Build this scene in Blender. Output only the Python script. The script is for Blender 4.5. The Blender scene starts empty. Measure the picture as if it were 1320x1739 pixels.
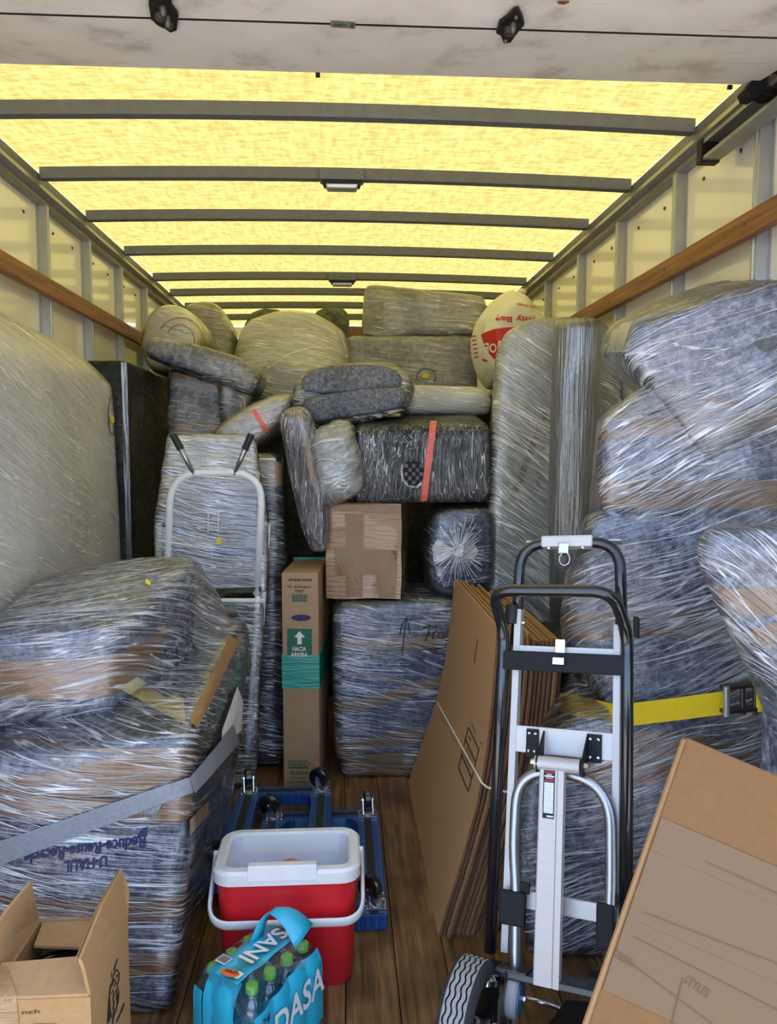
import bpy, bmesh, math, random
from mathutils import Vector, Matrix, Euler, noise
from mathutils.bvhtree import BVHTree

random.seed(7)
SC = bpy.context.scene
COL = SC.collection
R = math.radians

# ---------------------------------------------------------------- camera
EYE = Vector((0, 0, 1.4))
PITCH, YAW, FOC = R(4.48), R(3.33), 1322.0
cam = bpy.data.cameras.new('camera')
cam.sensor_fit = 'HORIZONTAL'
cam.sensor_width = 36.0
cam.lens = 36.0 * FOC / 1320.0
cam.clip_start = 0.02
cam_ob = bpy.data.objects.new('camera', cam)
cam_ob.location = EYE
cam_ob.rotation_euler = (R(90) - PITCH, 0, -YAW)
COL.objects.link(cam_ob)
SC.camera = cam_ob

# ---------------------------------------------------------------- sky, sun, exposure
world = bpy.data.worlds.new('world')
SC.world = world
world.use_nodes = True
wn = world.node_tree.nodes
sky = wn.new('ShaderNodeTexSky')
sky.sky_type = 'NISHITA'
sky.sun_disc = False
sky.sun_elevation = R(58)
sky.sun_rotation = R(20)
sky.air_density = 0.7
sky.dust_density = 4.0
sky.ozone_density = 0.4
bg = wn['Background']
world.node_tree.links.new(sky.outputs[0], bg.inputs[0])
bg.inputs[1].default_value = 0.62

sun = bpy.data.lights.new('sun', 'SUN')
sun.energy = 1.25
sun.angle = R(1.0)
sun.color = (1.0, 0.95, 0.86)
sun_ob = bpy.data.objects.new('sun', sun)
sun_ob.rotation_euler = (R(-30), R(10), 0)
sun_ob.location = (0, 8, 9)
COL.objects.link(sun_ob)

vs = SC.view_settings
vs.view_transform = 'Standard'
vs.look = 'None'
vs.gamma = 1.0
vs.use_curve_mapping = False
vs.exposure = 1.03
SC.cycles.transparent_max_bounces = 24
SC.cycles.max_bounces = 10
SC.cycles.diffuse_bounces = 5

# ---------------------------------------------------------------- surveying: photo pixel -> ray / point in the truck
_f = Vector((math.sin(YAW) * math.cos(PITCH), math.cos(YAW) * math.cos(PITCH), -math.sin(PITCH)))
_r = Vector((math.cos(YAW), -math.sin(YAW), 0))
_u = _r.cross(_f)
def ray(px, py):
    return _f + _r * ((px - 660) / FOC) - _u * ((py - 869.5) / FOC)
def at(px, py, Y):
    d = ray(px, py); return EYE + d * (Y / d.y)
def fl(px, py, Z=0.0):
    d = ray(px, py); return EYE + d * ((Z - EYE.z) / d.z)
def onx(px, py, X):
    d = ray(px, py); return EYE + d * (X / d.x)
def onp(px, py, p0, n):
    d = ray(px, py); return EYE + d * ((Vector(p0) - EYE).dot(n) / d.dot(n))

# ---------------------------------------------------------------- objects
ORG = {}
def root(name, label, cat, loc, group=None, kind=None):
    o = bpy.data.objects.new(name, None)
    o.empty_display_size = 0.05
    o.location = Vector(loc)
    COL.objects.link(o)
    if label: o['label'] = label
    if cat: o['category'] = cat
    if group: o['group'] = group
    if kind: o['kind'] = kind
    ORG[o.name] = Vector(loc)
    return o
def obj(name, data, mat, parent=None, label=None, smooth=False, bevel=0, kind=None, loc=None, mats=None):
    """data = (verts, faces) in world metres or a Mesh Builder; linked as ONE mesh object."""
    if isinstance(data, B):
        verts, faces, mi = data.v, data.f, data.m
    else:
        verts, faces = data; mi = None
    if parent is not None:
        org = ORG[parent.name]
    elif loc is not None:
        org = Vector(loc)
    else:
        xs = [v[0] for v in verts]; ys = [v[1] for v in verts]; zs = [v[2] for v in verts]
        org = Vector(((min(xs) + max(xs)) / 2, (min(ys) + max(ys)) / 2, min(zs)))
    me = bpy.data.meshes.new(name)
    me.from_pydata([Vector(v) - org for v in verts], [], faces)
    for m in (mats or [mat]):
        me.materials.append(m)
    if mi:
        for p, k in zip(me.polygons, mi): p.material_index = k
    me.update()
    bm = bmesh.new(); bm.from_mesh(me)
    bmesh.ops.recalc_face_normals(bm, faces=bm.faces)
    if bevel:
        es = [e for e in bm.edges if len(e.link_faces) == 2 and e.calc_face_angle(0) > 0.6]
        bmesh.ops.bevel(bm, geom=es, offset=bevel, segments=2, affect='EDGES', profile=0.6)
    bm.to_mesh(me); bm.free()
    if smooth:
        for p in me.polygons: p.use_smooth = True
        if smooth == 'auto':
            try: me.set_sharp_from_angle(angle=R(38))
            except Exception: pass
    o = bpy.data.objects.new(name, me)
    COL.objects.link(o)
    if parent is not None:
        o.parent = parent
        if parent.type != 'EMPTY':
            pass
    else:
        o.location = org
    ORG[o.name] = org
    if label: o['label'] = label
    if kind: o['kind'] = kind
    return o
def tag(o, label, cat, group=None, kind=None):
    o['label'] = label; o['category'] = cat
    if group: o['group'] = group
    if kind: o['kind'] = kind
    return o
def same(o, shift, parent=None):
    """another object on the same mesh, moved by shift"""
    c = o.copy(); COL.objects.link(c)
    c.location = o.location + Vector(shift)
    if parent is not None: c.parent = parent
    ORG[c.name] = ORG[o.name] + Vector(shift)
    return c

class B:
    def __init__(s): s.v, s.f, s.m, s.k = [], [], [], 0
    def add(s, verts, faces):
        n = len(s.v); s.v += [Vector(v) for v in verts]
        s.f += [tuple(i + n for i in f) for f in faces]; s.m += [s.k] * len(faces)
        return s
    def box(s, lo, hi, M=None):
        x0, y0, z0 = lo; x1, y1, z1 = hi
        vs_ = [(x0,y0,z0),(x1,y0,z0),(x1,y1,z0),(x0,y1,z0),(x0,y0,z1),(x1,y0,z1),(x1,y1,z1),(x0,y1,z1)]
        if M is not None: vs_ = [M(Vector(v)) for v in vs_]
        return s.add(vs_, [(0,3,2,1),(4,5,6,7),(0,1,5,4),(1,2,6,5),(2,3,7,6),(3,0,4,7)])
    def hexa(s, p):   # 8 points: bottom 4, top 4
        return s.add(p, [(0,3,2,1),(4,5,6,7),(0,1,5,4),(1,2,6,5),(2,3,7,6),(3,0,4,7)])
    def cyl(s, a, b, r, n=16, r2=None, cap=True):
        a, b = Vector(a), Vector(b); r2 = r if r2 is None else r2
        d = (b - a).normalized(); x = d.orthogonal().normalized(); y = d.cross(x)
        vs_ = []
        for c, rr in ((a, r), (b, r2)):
            for i in range(n):
                t = 2 * math.pi * i / n
                vs_.append(c + (x * math.cos(t) + y * math.sin(t)) * rr)
        fs = [(i, (i+1) % n, n + (i+1) % n, n + i) for i in range(n)]
        if cap: fs += [tuple(range(n))[::-1], tuple(range(n, 2*n))]
        return s.add(vs_, fs)
    def tube(s, path, r, n=12, closed=False, sx=1.0, sy=1.0, up=None):
        P = [Vector(p) for p in path]; m = len(P); vs_ = []
        prev = None
        for i in range(m):
            if closed: t = P[(i+1) % m] - P[i-1]
            else: t = P[min(i+1, m-1)] - P[max(i-1, 0)]
            t.normalize()
            if up is not None: x = Vector(up) - t * t.dot(Vector(up))
            elif prev is None: x = t.orthogonal()
            else: x = prev - t * t.dot(prev)
            x.normalize(); prev = x; y = t.cross(x)
            for j in range(n):
                a = 2 * math.pi * j / n
                vs_.append(P[i] + x * (math.cos(a) * r * sx) + y * (math.sin(a) * r * sy))
        fs = []
        for i in range(m if closed else m - 1):
            for j in range(n):
                a, b = i * n + j, i * n + (j+1) % n
                c, d = ((i+1) % m) * n + (j+1) % n, ((i+1) % m) * n + j
                fs.append((a, b, c, d))
        if not closed: fs += [tuple(range(n))[::-1], tuple(range((m-1)*n, m*n))]
        return s.add(vs_, fs)
    def lathe(s, prof, c, ax=(0,0,1), n=24):
        c, ax = Vector(c), Vector(ax).normalized(); x = ax.orthogonal().normalized(); y = ax.cross(x)
        vs_ = []
        for r, h in prof:
            for j in range(n):
                a = 2 * math.pi * j / n
                vs_.append(c + ax * h + (x * math.cos(a) + y * math.sin(a)) * max(r, 1e-4))
        fs = [(i*n+j, i*n+(j+1)%n, (i+1)*n+(j+1)%n, (i+1)*n+j) for i in range(len(prof)-1) for j in range(n)]
        fs += [tuple(range(n))[::-1], tuple(range((len(prof)-1)*n, len(prof)*n))]
        return s.add(vs_, fs)
    def prism(s, a, b):
        n = len(a)
        return s.add(list(a) + list(b), [tuple(range(n)), tuple(range(2*n-1, n-1, -1))] +
                     [(i, n + i, n + (i+1) % n, (i+1) % n) for i in range(n)])
    def loft(s, rings, cap=True, closed=True):
        n = len(rings[0]); vs_ = [p for r_ in rings for p in r_]
        fs = [(i*n+j, i*n+(j+1)%n, (i+1)*n+(j+1)%n, (i+1)*n+j) for i in range(len(rings)-1) for j in range(n if closed else n-1)]
        if cap: fs += [tuple(range(n))[::-1], tuple(range((len(rings)-1)*n, len(rings)*n))]
        return s.add(vs_, fs)

def rounded(pts, rad, seg=6):
    """round the inner corners of an open 3-D polyline"""
    P = [Vector(p) for p in pts]; out = [P[0]]
    for i in range(1, len(P) - 1):
        r_ = rad[i-1] if isinstance(rad, (list, tuple)) else rad
        a, b = P[i-1] - P[i], P[i+1] - P[i]
        r_ = min(r_, a.length * .49, b.length * .49)
        p0, p1 = P[i] + a.normalized() * r_, P[i] + b.normalized() * r_
        for k in range(seg + 1):
            t = k / seg
            out.append(p0 * (1-t)**2 + P[i] * (2*t*(1-t)) + p1 * t**2)
    out.append(P[-1]); return out
def rrect(x0, x1, y0, y1, r, z, seg=6):
    out = []
    for cx, cy, a0 in ((x1-r, y1-r, 0), (x0+r, y1-r, 90), (x0+r, y0+r, 180), (x1-r, y0+r, 270)):
        for k in range(seg + 1):
            a = R(a0 + 90 * k / seg)
            out.append(Vector((cx + r*math.cos(a), cy + r*math.sin(a), z)))
    return out

# ---------------------------------------------------------------- soft wrapped shapes
def evaluated(verts, faces, mods):
    me = bpy.data.meshes.new('tmp'); me.from_pydata(verts, [], faces); me.update()
    bm = bmesh.new(); bm.from_mesh(me); bmesh.ops.recalc_face_normals(bm, faces=bm.faces)
    bmesh.ops.triangulate(bm, faces=[f for f in bm.faces if len(f.verts) > 4]); bm.to_mesh(me); bm.free()
    o = bpy.data.objects.new('tmp', me); COL.objects.link(o)
    for kind, kw in mods:
        md = o.modifiers.new(kind, kind)
        for k, v in kw.items(): setattr(md, k, v)
    dg = bpy.context.evaluated_depsgraph_get()
    m2 = bpy.data.meshes.new_from_object(o.evaluated_get(dg))
    vs_ = [v.co.copy() for v in m2.vertices]; fs = [tuple(p.vertices) for p in m2.polygons]
    ns = [v.normal.copy() for v in m2.vertices]
    bpy.data.objects.remove(o); bpy.data.meshes.remove(me); bpy.data.meshes.remove(m2)
    return vs_, fs, ns
def soft(verts, faces, voxel=.018, smooth=4, amp=.006, freq=5.0, fine=.002, inflate=0.0, seed=0.0, crease=0.0, cfreq=7.0):
    vs_, fs, ns = evaluated(verts, faces, [('REMESH', dict(mode='VOXEL', voxel_size=voxel)),
                                           ('SMOOTH', dict(factor=.5, iterations=smooth))])
    o = Vector((seed * 3.1, seed * 1.7, seed))
    out = []
    for v, n in zip(vs_, ns):
        d = inflate
        if amp: d += amp * noise.noise(v * freq + o)
        if fine: d += fine * noise.noise(v * freq * 4.5 + o)
        if crease: d -= crease * (abs(noise.noise(v * cfreq + o)) + .5 * abs(noise.noise(v * cfreq * 2.3 + o)) - .25)
        out.append(v + n * d)
    return out, fs
def hull_of(verts):
    bm = bmesh.new()
    for v in verts: bm.verts.new(v)
    bmesh.ops.convex_hull(bm, input=bm.verts)
    bmesh.ops.delete(bm, geom=[v for v in bm.verts if not v.link_faces], context='VERTS')
    bm.verts.index_update()
    r_ = [v.co.copy() for v in bm.verts], [tuple(v.index for v in f.verts) for f in bm.faces]
    bm.free(); return r_
def prism_px(poly, Y0, Y1, s=1.0, dx=0.0, dz=0.0):
    """solid with its front outline at depth Y0 and its back at depth Y1 (back scaled by s, moved dx, dz)"""
    a = [at(x, y, Y0) for x, y in poly]
    c = sum(a, Vector()) / len(a)
    b = [Vector((c.x + (p.x-c.x)*s + dx, Y1, c.z + (p.z-c.z)*s + dz)) for p in a]
    m = B().prism(a, b); return m.v, m.f
def puff_px(poly, Y0, Y1, edge=.78):
    """cushion-like solid: full outline in the middle depth, smaller at front and back"""
    ym = (Y0 + Y1) / 2
    a = [at(x, y, ym) for x, y in poly]
    c = sum(a, Vector()) / len(a)
    rings = []
    for t, s in ((0, edge*.90), (.05, edge), (.16, .5 + edge*.5), (.5, 1), (.84, .5 + edge*.5), (.95, edge), (1, edge*.90)):
        rings.append([Vector((c.x + (p.x-c.x)*s, Y0 + (Y1-Y0)*t, c.z + (p.z-c.z)*s)) for p in a])
    m = B().loft(rings); return m.v, m.f
def boxs(lo, hi):
    m = B().box(lo, hi); return m.v, m.f
def pts(*p): return hull_of([Vector(q) for q in p])

def band(bvh, c, z0, width, A=0.0, ph=0.0, th0=0, th1=360, n=90, off=.004, rows=3):
    """strip wound round the vertical axis through c, pressed on the surface"""
    v, f = [], []
    idx = {}
    for i in range(n + 1):
        t = R(th0 + (th1 - th0) * i / n)
        d = Vector((math.cos(t), math.sin(t), 0))
        for j in range(rows):
            z = z0 + A * math.sin(t - ph) + width * (j / (rows-1) - .5)
            o = Vector((c[0], c[1], z)) + d * 1.6
            h = bvh.ray_cast(o, -d, 1.6)
            if h[0] is not None:
                idx[i, j] = len(v); v.append(h[0] + h[1] * off)
    for i in range(n):
        for j in range(rows - 1):
            q = [(i, j), (i+1, j), (i+1, j+1), (i, j+1)]
            if all(k in idx for k in q):
                w = [idx[k] for k in q]
                if max((v[w[a]] - v[w[a-1]]).length for a in range(4)) < .12 + width:
                    f.append(tuple(w))
    return v, f
def flat2d(poly, cuts=0):
    """polygon in photo pixels -> triangulated, subdivided 2-D mesh"""
    bm = bmesh.new()
    fc = bm.faces.new([bm.verts.new((x, y, 0)) for x, y in poly])
    bmesh.ops.triangulate(bm, faces=[fc])
    for _ in range(cuts):
        bmesh.ops.subdivide_edges(bm, edges=bm.edges[:], cuts=1, use_grid_fill=True)
    bm.verts.index_update()
    r_ = [(v.co.x, v.co.y) for v in bm.verts], [tuple(v.index for v in g.verts) for g in bm.faces]
    bm.free(); return r_
def quad2d(a, b, c, d, n=8, m=2):
    """bilinear patch a-b (n steps) to d-c (m steps)"""
    V2 = []; F2 = []
    for i in range(n + 1):
        for j in range(m + 1):
            s, t = i / n, j / m
            V2.append(tuple((a[k]*(1-s) + b[k]*s)*(1-t) + (d[k]*(1-s) + c[k]*s)*t for k in (0, 1)))
    for i in range(n):
        for j in range(m):
            p = i*(m+1) + j; F2.append((p, p+m+1, p+m+2, p+1))
    return V2, F2
def stroke2d(poly, w):
    """pen stroke: ribbon of width w (pixels) along a polyline"""
    V2, F2 = [], []
    n = len(poly)
    for i in range(n):
        a, b = Vector(poly[max(i-1, 0)]), Vector(poly[min(i+1, n-1)])
        d = b - a
        d = d.normalized() if d.length > 1e-6 else Vector((1, 0))
        q = Vector((-d.y, d.x)) * w / 2; p = Vector(poly[i])
        V2 += [tuple(p + q), tuple(p - q)]
    for i in range(n - 1): F2.append((2*i, 2*i+1, 2*i+3, 2*i+2))
    return V2, F2
def merge2d(*ms):
    V2, F2 = [], []
    for v, f in ms:
        n = len(V2); V2 += v; F2 += [tuple(i + n for i in g) for g in f]
    return V2, F2
_glyphs = {}
def text2d(s, bold=0.0, shear=0.0, cuts=0, space=1.0):
    """lettering as a flat 2-D mesh, cap height about 0.7"""
    k = (s, bold, shear, cuts, space)
    if k in _glyphs: return _glyphs[k]
    cu = bpy.data.curves.new('tmp', 'FONT'); cu.body = s; cu.offset = bold; cu.shear = shear; cu.resolution_u = 3
    cu.space_character = space
    o = bpy.data.objects.new('tmp', cu); COL.objects.link(o)
    m2 = bpy.data.meshes.new_from_object(o.evaluated_get(bpy.context.evaluated_depsgraph_get()))
    if cuts:
        bm = bmesh.new(); bm.from_mesh(m2)
        for _ in range(cuts): bmesh.ops.subdivide_edges(bm, edges=[e for e in bm.edges if e.calc_length() > .12], cuts=1)
        bmesh.ops.triangulate(bm, faces=bm.faces); bm.to_mesh(m2); bm.free()
    r_ = [(v.co.x, v.co.y) for v in m2.vertices], [tuple(p.vertices) for p in m2.polygons]
    bpy.data.objects.remove(o); bpy.data.meshes.remove(m2); bpy.data.curves.remove(cu)
    _glyphs[k] = r_; return r_
def width2d(m): return max(v[0] for v in m[0]) - min(v[0] for v in m[0])
def put2d(m, o, xd, yd):
    """place a 2-D mesh: origin o, x and y axes given in pixels"""
    return [(o[0] + v[0]*xd[0] + v[1]*yd[0], o[1] + v[0]*xd[1] + v[1]*yd[1]) for v in m[0]], m[1]
def fit_text(s, o, end, h, bold=0.0, shear=0.0, cuts=0):
    """text from pixel o along to pixel end, cap height h px (up = left of the reading direction)"""
    m = text2d(s, bold, shear, cuts); w = width2d(m); x0 = min(v[0] for v in m[0])
    d = Vector(end) - Vector(o); L = d.length; d.normalize()
    up = Vector((d.y, -d.x)) * (h / .7)
    xd = d * (L / w)
    return put2d(([(v[0] - x0, v[1]) for v in m[0]], m[1]), o, xd, up)
def press(m, bvh, off=.003):
    """lay a pixel-space 2-D mesh on a surface seen from the camera's standpoint"""
    v, ok = [], []
    for x, y in m[0]:
        h = bvh.ray_cast(EYE, ray(x, y).normalized(), 12)
        if h[0] is None: v.append(Vector((0, 0, 0))); ok.append(False)
        else:
            n = h[1]
            if n.dot(ray(x, y)) > 0: n = -n
            v.append(h[0] + n * off); ok.append(True)
    f = [g for g in m[1] if all(ok[i] for i in g)]
    used = sorted({i for g in f for i in g}); mp = {i: k for k, i in enumerate(used)}
    return [v[i] for i in used], [tuple(mp[i] for i in g) for g in f]
def on_plane(m, o, xd, yd):
    """2-D mesh in metres laid on a plane in the world"""
    o, xd, yd = Vector(o), Vector(xd), Vector(yd)
    return [o + xd * v[0] + yd * v[1] for v in m[0]], m[1]
def tree(*data):
    v, f = [], []
    for a, b in data:
        n = len(v); v += list(a); f += [tuple(i + n for i in g) for g in b]
    return BVHTree.FromPolygons(v, f)
def vf(b): return b.v, b.f

def bundle(name, label, cat, solids, pad, film_mat=None, films=None, group=None, tapes=(), tape_mat=None, voxel=.018,
           smooth=4, amp=.006, freq=5.0, fine=.002, film_vox=.022, gap=.010, seed=1.0, pad_name='padding', parts=(), crease=0.0, cfreq=7.0, film_smooth=2):
    """a thing padded, taped and wound in stretch film: root > padding, tape..., film...
       parts = further inner solids with their own name and material: (name, solid, material)"""
    V, F = [], []
    for a, b in solids:
        n = len(V); V += list(a); F += [tuple(i + n for i in g) for g in b]
    body = soft(V, F, voxel, smooth, amp, freq, fine, seed=seed, crease=crease, cfreq=cfreq)
    extra = [(nm, soft(sl[0], sl[1], voxel, smooth, amp, freq, fine, seed=seed + 2, crease=crease, cfreq=cfreq), mt) for nm, sl, mt in parts]
    allv = body[0] + [v for e in extra for v in e[1][0]]
    xs = [v.x for v in allv]; ys = [v.y for v in allv]; zs = [v.z for v in allv]
    r_ = root(name, label, cat, ((min(xs)+max(xs))/2, (min(ys)+max(ys))/2, min(zs)), group)
    obj(pad_name, body, pad, r_, smooth=True)
    for nm, d, mt in extra: obj(nm, d, mt, r_, smooth=True)
    bv = tree(body, *[e[1] for e in extra])
    c = (sum(xs)/len(xs), sum(ys)/len(ys))
    for t in tapes:
        t = dict(t); cc = t.pop('c', c)
        d = band(bv, cc, **t)
        if d[1]: obj('packing_tape', d, tape_mat or M['tape'], r_, smooth=True)
    fb = bv
    if film_mat:
        fd = []
        for sel in (films or [None]):
            if sel is None: hv = allv
            elif callable(sel): hv = [v for v in allv if sel(v)]
            else: hv = [Vector(q) for q in sel]
            h = hull_of(hv)
            d = soft(h[0], h[1], film_vox, film_smooth, amp*.5, freq*1.3, fine, inflate=gap, seed=seed + 5)
            obj('stretch_film', d, film_mat[min(len(fd), len(film_mat)-1)] if isinstance(film_mat, list) else film_mat, r_, smooth=True); fd.append(d)
        fb = tree(*fd)
    return dict(root=r_, body=bv, film=fb, verts=allv)
# ---------------------------------------------------------------- materials
M = {}
def mat(name):
    m = bpy.data.materials.new(name); m.use_nodes = True
    nt = m.node_tree; return m, nt, nt.nodes, nt.links, nt.nodes['Principled BSDF']
def pm(name, col, rough=.5, metal=0.0, spec=.5, vary=0.0, vscale=8.0, stretch=(1,1,1), col2=None, bump=0.0, bscale=40.0, coat=0.0, detail=6.0):
    m, nt, N, L, b = mat(name)
    b.inputs['Base Color'].default_value = (*col, 1); b.inputs['Roughness'].default_value = rough
    b.inputs['Metallic'].default_value = metal; b.inputs['Specular IOR Level'].default_value = spec
    b.inputs['Coat Weight'].default_value = coat
    if col2 or bump:
        tc = N.new('ShaderNodeTexCoord'); mp = N.new('ShaderNodeMapping'); mp.inputs['Scale'].default_value = stretch
        L.new(tc.outputs['Object'], mp.inputs[0])
    if col2:
        n = N.new('ShaderNodeTexNoise'); n.inputs['Scale'].default_value = vscale; n.inputs['Detail'].default_value = detail
        n.inputs['Roughness'].default_value = .65
        L.new(mp.outputs[0], n.inputs['Vector'])
        cr = N.new('ShaderNodeValToRGB'); cr.color_ramp.elements[0].position = .5 - .5*(1-vary); cr.color_ramp.elements[1].position = .5 + .5*(1-vary)
        cr.color_ramp.elements[0].color = (*col, 1); cr.color_ramp.elements[1].color = (*col2, 1)
        L.new(n.outputs['Fac'], cr.inputs[0]); L.new(cr.outputs[0], b.inputs['Base Color'])
    if bump:
        n2 = N.new('ShaderNodeTexNoise'); n2.inputs['Scale'].default_value = bscale; n2.inputs['Detail'].default_value = 4
        L.new(mp.outputs[0], n2.inputs['Vector'])
        bp = N.new('ShaderNodeBump'); bp.inputs['Strength'].default_value = bump; bp.inputs['Distance'].default_value = .01
        L.new(n2.outputs['Fac'], bp.inputs['Height']); L.new(bp.outputs[0], b.inputs['Normal'])
    M[name] = m; return m

def math_node(N, L, op, a, b=None, clamp=False):
    n = N.new('ShaderNodeMath'); n.operation = op; n.use_clamp = clamp
    for i, x in enumerate((a, b)):
        if x is None: continue
        if isinstance(x, (int, float)): n.inputs[i].default_value = x
        else: L.new(x, n.inputs[i])
    return n.outputs[0]
def ramp(N, L, fac, stops):
    cr = N.new('ShaderNodeValToRGB'); e = cr.color_ramp.elements
    while len(e) < len(stops): e.new(.5)
    for k, (p, c) in enumerate(stops):
        e[k].position = p; e[k].color = (*c, 1) if len(c) == 3 else c
    L.new(fac, cr.inputs[0]); return cr.outputs[0]
def gray(x): return (x, x, x)

def film(name, tilts=(12, -20), dens=30.0, base=.05, strand=.65, col=(.90,.90,.88), rough=.25, axis='z', gloss=1.0, fine=.22, bump=.7, warp=.07, line=.030):
    """stretch film: see-through layers with thin white strands along the winding direction and a wet gloss"""
    m, nt, N, L, b = mat(name)
    out = N['Material Output']
    tc = N.new('ShaderNodeTexCoord')
    lowm = N.new('ShaderNodeTexNoise'); lowm.inputs['Scale'].default_value = 3.6; lowm.inputs['Detail'].default_value = 3
    L.new(tc.outputs['Object'], lowm.inputs['Vector'])
    wn_ = N.new('ShaderNodeTexNoise'); wn_.inputs['Scale'].default_value = 2.4; wn_.inputs['Detail'].default_value = 1
    L.new(tc.outputs['Object'], wn_.inputs['Vector'])
    wsc = N.new('ShaderNodeVectorMath'); wsc.operation = 'SCALE'; wsc.inputs['Scale'].default_value = warp
    L.new(wn_.outputs['Color'], wsc.inputs[0])
    wv = N.new('ShaderNodeVectorMath'); wv.operation = 'ADD'
    L.new(tc.outputs['Object'], wv.inputs[0]); L.new(wsc.outputs[0], wv.inputs[1])
    if axis == 'z':
        sv = N.new('ShaderNodeSeparateXYZ'); L.new(wv.outputs[0], sv.inputs[0])
        lev = math_node(N, L, 'ADD', math_node(N, L, 'MULTIPLY', sv.outputs[0], .45), sv.outputs[1])
        zz = math_node(N, L, 'ADD', sv.outputs[2], math_node(N, L, 'MULTIPLY', lev, .34))
        cv = N.new('ShaderNodeCombineXYZ'); L.new(sv.outputs[0], cv.inputs[0]); L.new(sv.outputs[1], cv.inputs[1]); L.new(zz, cv.inputs[2])
        wv = cv
    def layer(k, t, d, det, along=1.3):
        rot = N.new('ShaderNodeMapping'); rot.vector_type = 'POINT'
        rot.inputs['Rotation'].default_value = (R(t * .45), R(t), 0)
        rot.inputs['Location'].default_value = (k * 3.3, k * 1.9, k * 7.7)
        L.new(wv.outputs[0], rot.inputs[0])
        mp = N.new('ShaderNodeMapping')
        mp.inputs['Scale'].default_value = (along, along, d) if axis == 'z' else (d, d, along)
        L.new(rot.outputs[0], mp.inputs[0])
        n = N.new('ShaderNodeTexNoise'); n.inputs['Scale'].default_value = 1.0; n.inputs['Detail'].default_value = det; n.inputs['Roughness'].default_value = .55
        L.new(mp.outputs[0], n.inputs['Vector'])
        return n.outputs['Fac']
    def thin(n, at_, w):
        a = math_node(N, L, 'ABSOLUTE', math_node(N, L, 'SUBTRACT', n, at_))
        return ramp(N, L, a, [(w * .25, gray(1)), (w, gray(0))])
    na = layer(0, tilts[0], dens, 1.5); nb = layer(1, tilts[1], dens * 1.35, 1.5)
    nf = layer(2, (tilts[0] + tilts[1]) / 2 + 3, dens * 4.2, 2.5, 2.2)
    nw = layer(3, tilts[0], dens * .42, 2.0, 1.0)
    mask = ramp(N, L, lowm.outputs['Fac'], [(.40, gray(.04)), (.62, gray(1))])
    mask2 = ramp(N, L, wn_.outputs['Fac'], [(.38, gray(1)), (.64, gray(.12))])
    la = math_node(N, L, 'MULTIPLY', math_node(N, L, 'MAXIMUM', thin(na, .5, line), thin(na, .60, line * .7)), mask)
    lb = math_node(N, L, 'MULTIPLY', math_node(N, L, 'MAXIMUM', thin(nb, .5, line), thin(nb, .42, line * .7)), mask2)
    st = math_node(N, L, 'MULTIPLY', math_node(N, L, 'MAXIMUM', la, lb), strand)
    fb = ramp(N, L, nf, [(.48, gray(0)), (.66, gray(1))])
    fm = math_node(N, L, 'ADD', math_node(N, L, 'MULTIPLY', mask, .8), .2)
    o3 = math_node(N, L, 'MULTIPLY', math_node(N, L, 'MULTIPLY', fb, fm), fine)
    op = math_node(N, L, 'ADD', math_node(N, L, 'ADD', st, o3), base, clamp=True)
    hh = math_node(N, L, 'ADD', math_node(N, L, 'MULTIPLY', math_node(N, L, 'MAXIMUM', la, lb), .25), math_node(N, L, 'MULTIPLY', nf, .55))
    hh = math_node(N, L, 'ADD', hh, math_node(N, L, 'MULTIPLY', nw, 1.8))
    hh = math_node(N, L, 'ADD', hh, math_node(N, L, 'MULTIPLY', na, .5))
    bp = N.new('ShaderNodeBump'); bp.inputs['Strength'].default_value = bump; bp.inputs['Distance'].default_value = .016
    L.new(hh, bp.inputs['Height'])
    b.inputs['Base Color'].default_value = (*col, 1); b.inputs['Roughness'].default_value = rough
    b.inputs['Specular IOR Level'].default_value = .7
    L.new(bp.outputs[0], b.inputs['Normal'])
    tr = N.new('ShaderNodeBsdfTransparent'); tr.inputs[0].default_value = (.95, .955, .96, 1)
    gl = N.new('ShaderNodeBsdfGlossy'); gl.inputs['Roughness'].default_value = .15; gl.inputs[0].default_value = (1, 1, 1, 1)
    L.new(bp.outputs[0], gl.inputs['Normal'])
    fr = N.new('ShaderNodeFresnel'); fr.inputs['IOR'].default_value = 1.5; L.new(bp.outputs[0], fr.inputs['Normal'])
    gm = math_node(N, L, 'ADD', math_node(N, L, 'MULTIPLY', mask, .13 * gloss), .03 * gloss)
    gf = math_node(N, L, 'ADD', math_node(N, L, 'MULTIPLY', fr.outputs[0], 1.3 * gloss), gm, clamp=True)
    m1 = N.new('ShaderNodeMixShader'); L.new(op, m1.inputs[0]); L.new(tr.outputs[0], m1.inputs[1]); L.new(b.outputs[0], m1.inputs[2])
    m2 = N.new('ShaderNodeMixShader'); L.new(gf, m2.inputs[0]); L.new(m1.outputs[0], m2.inputs[1]); L.new(gl.outputs[0], m2.inputs[2])
    L.new(m2.outputs[0], out.inputs[0])
    M[name] = m; return m

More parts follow.
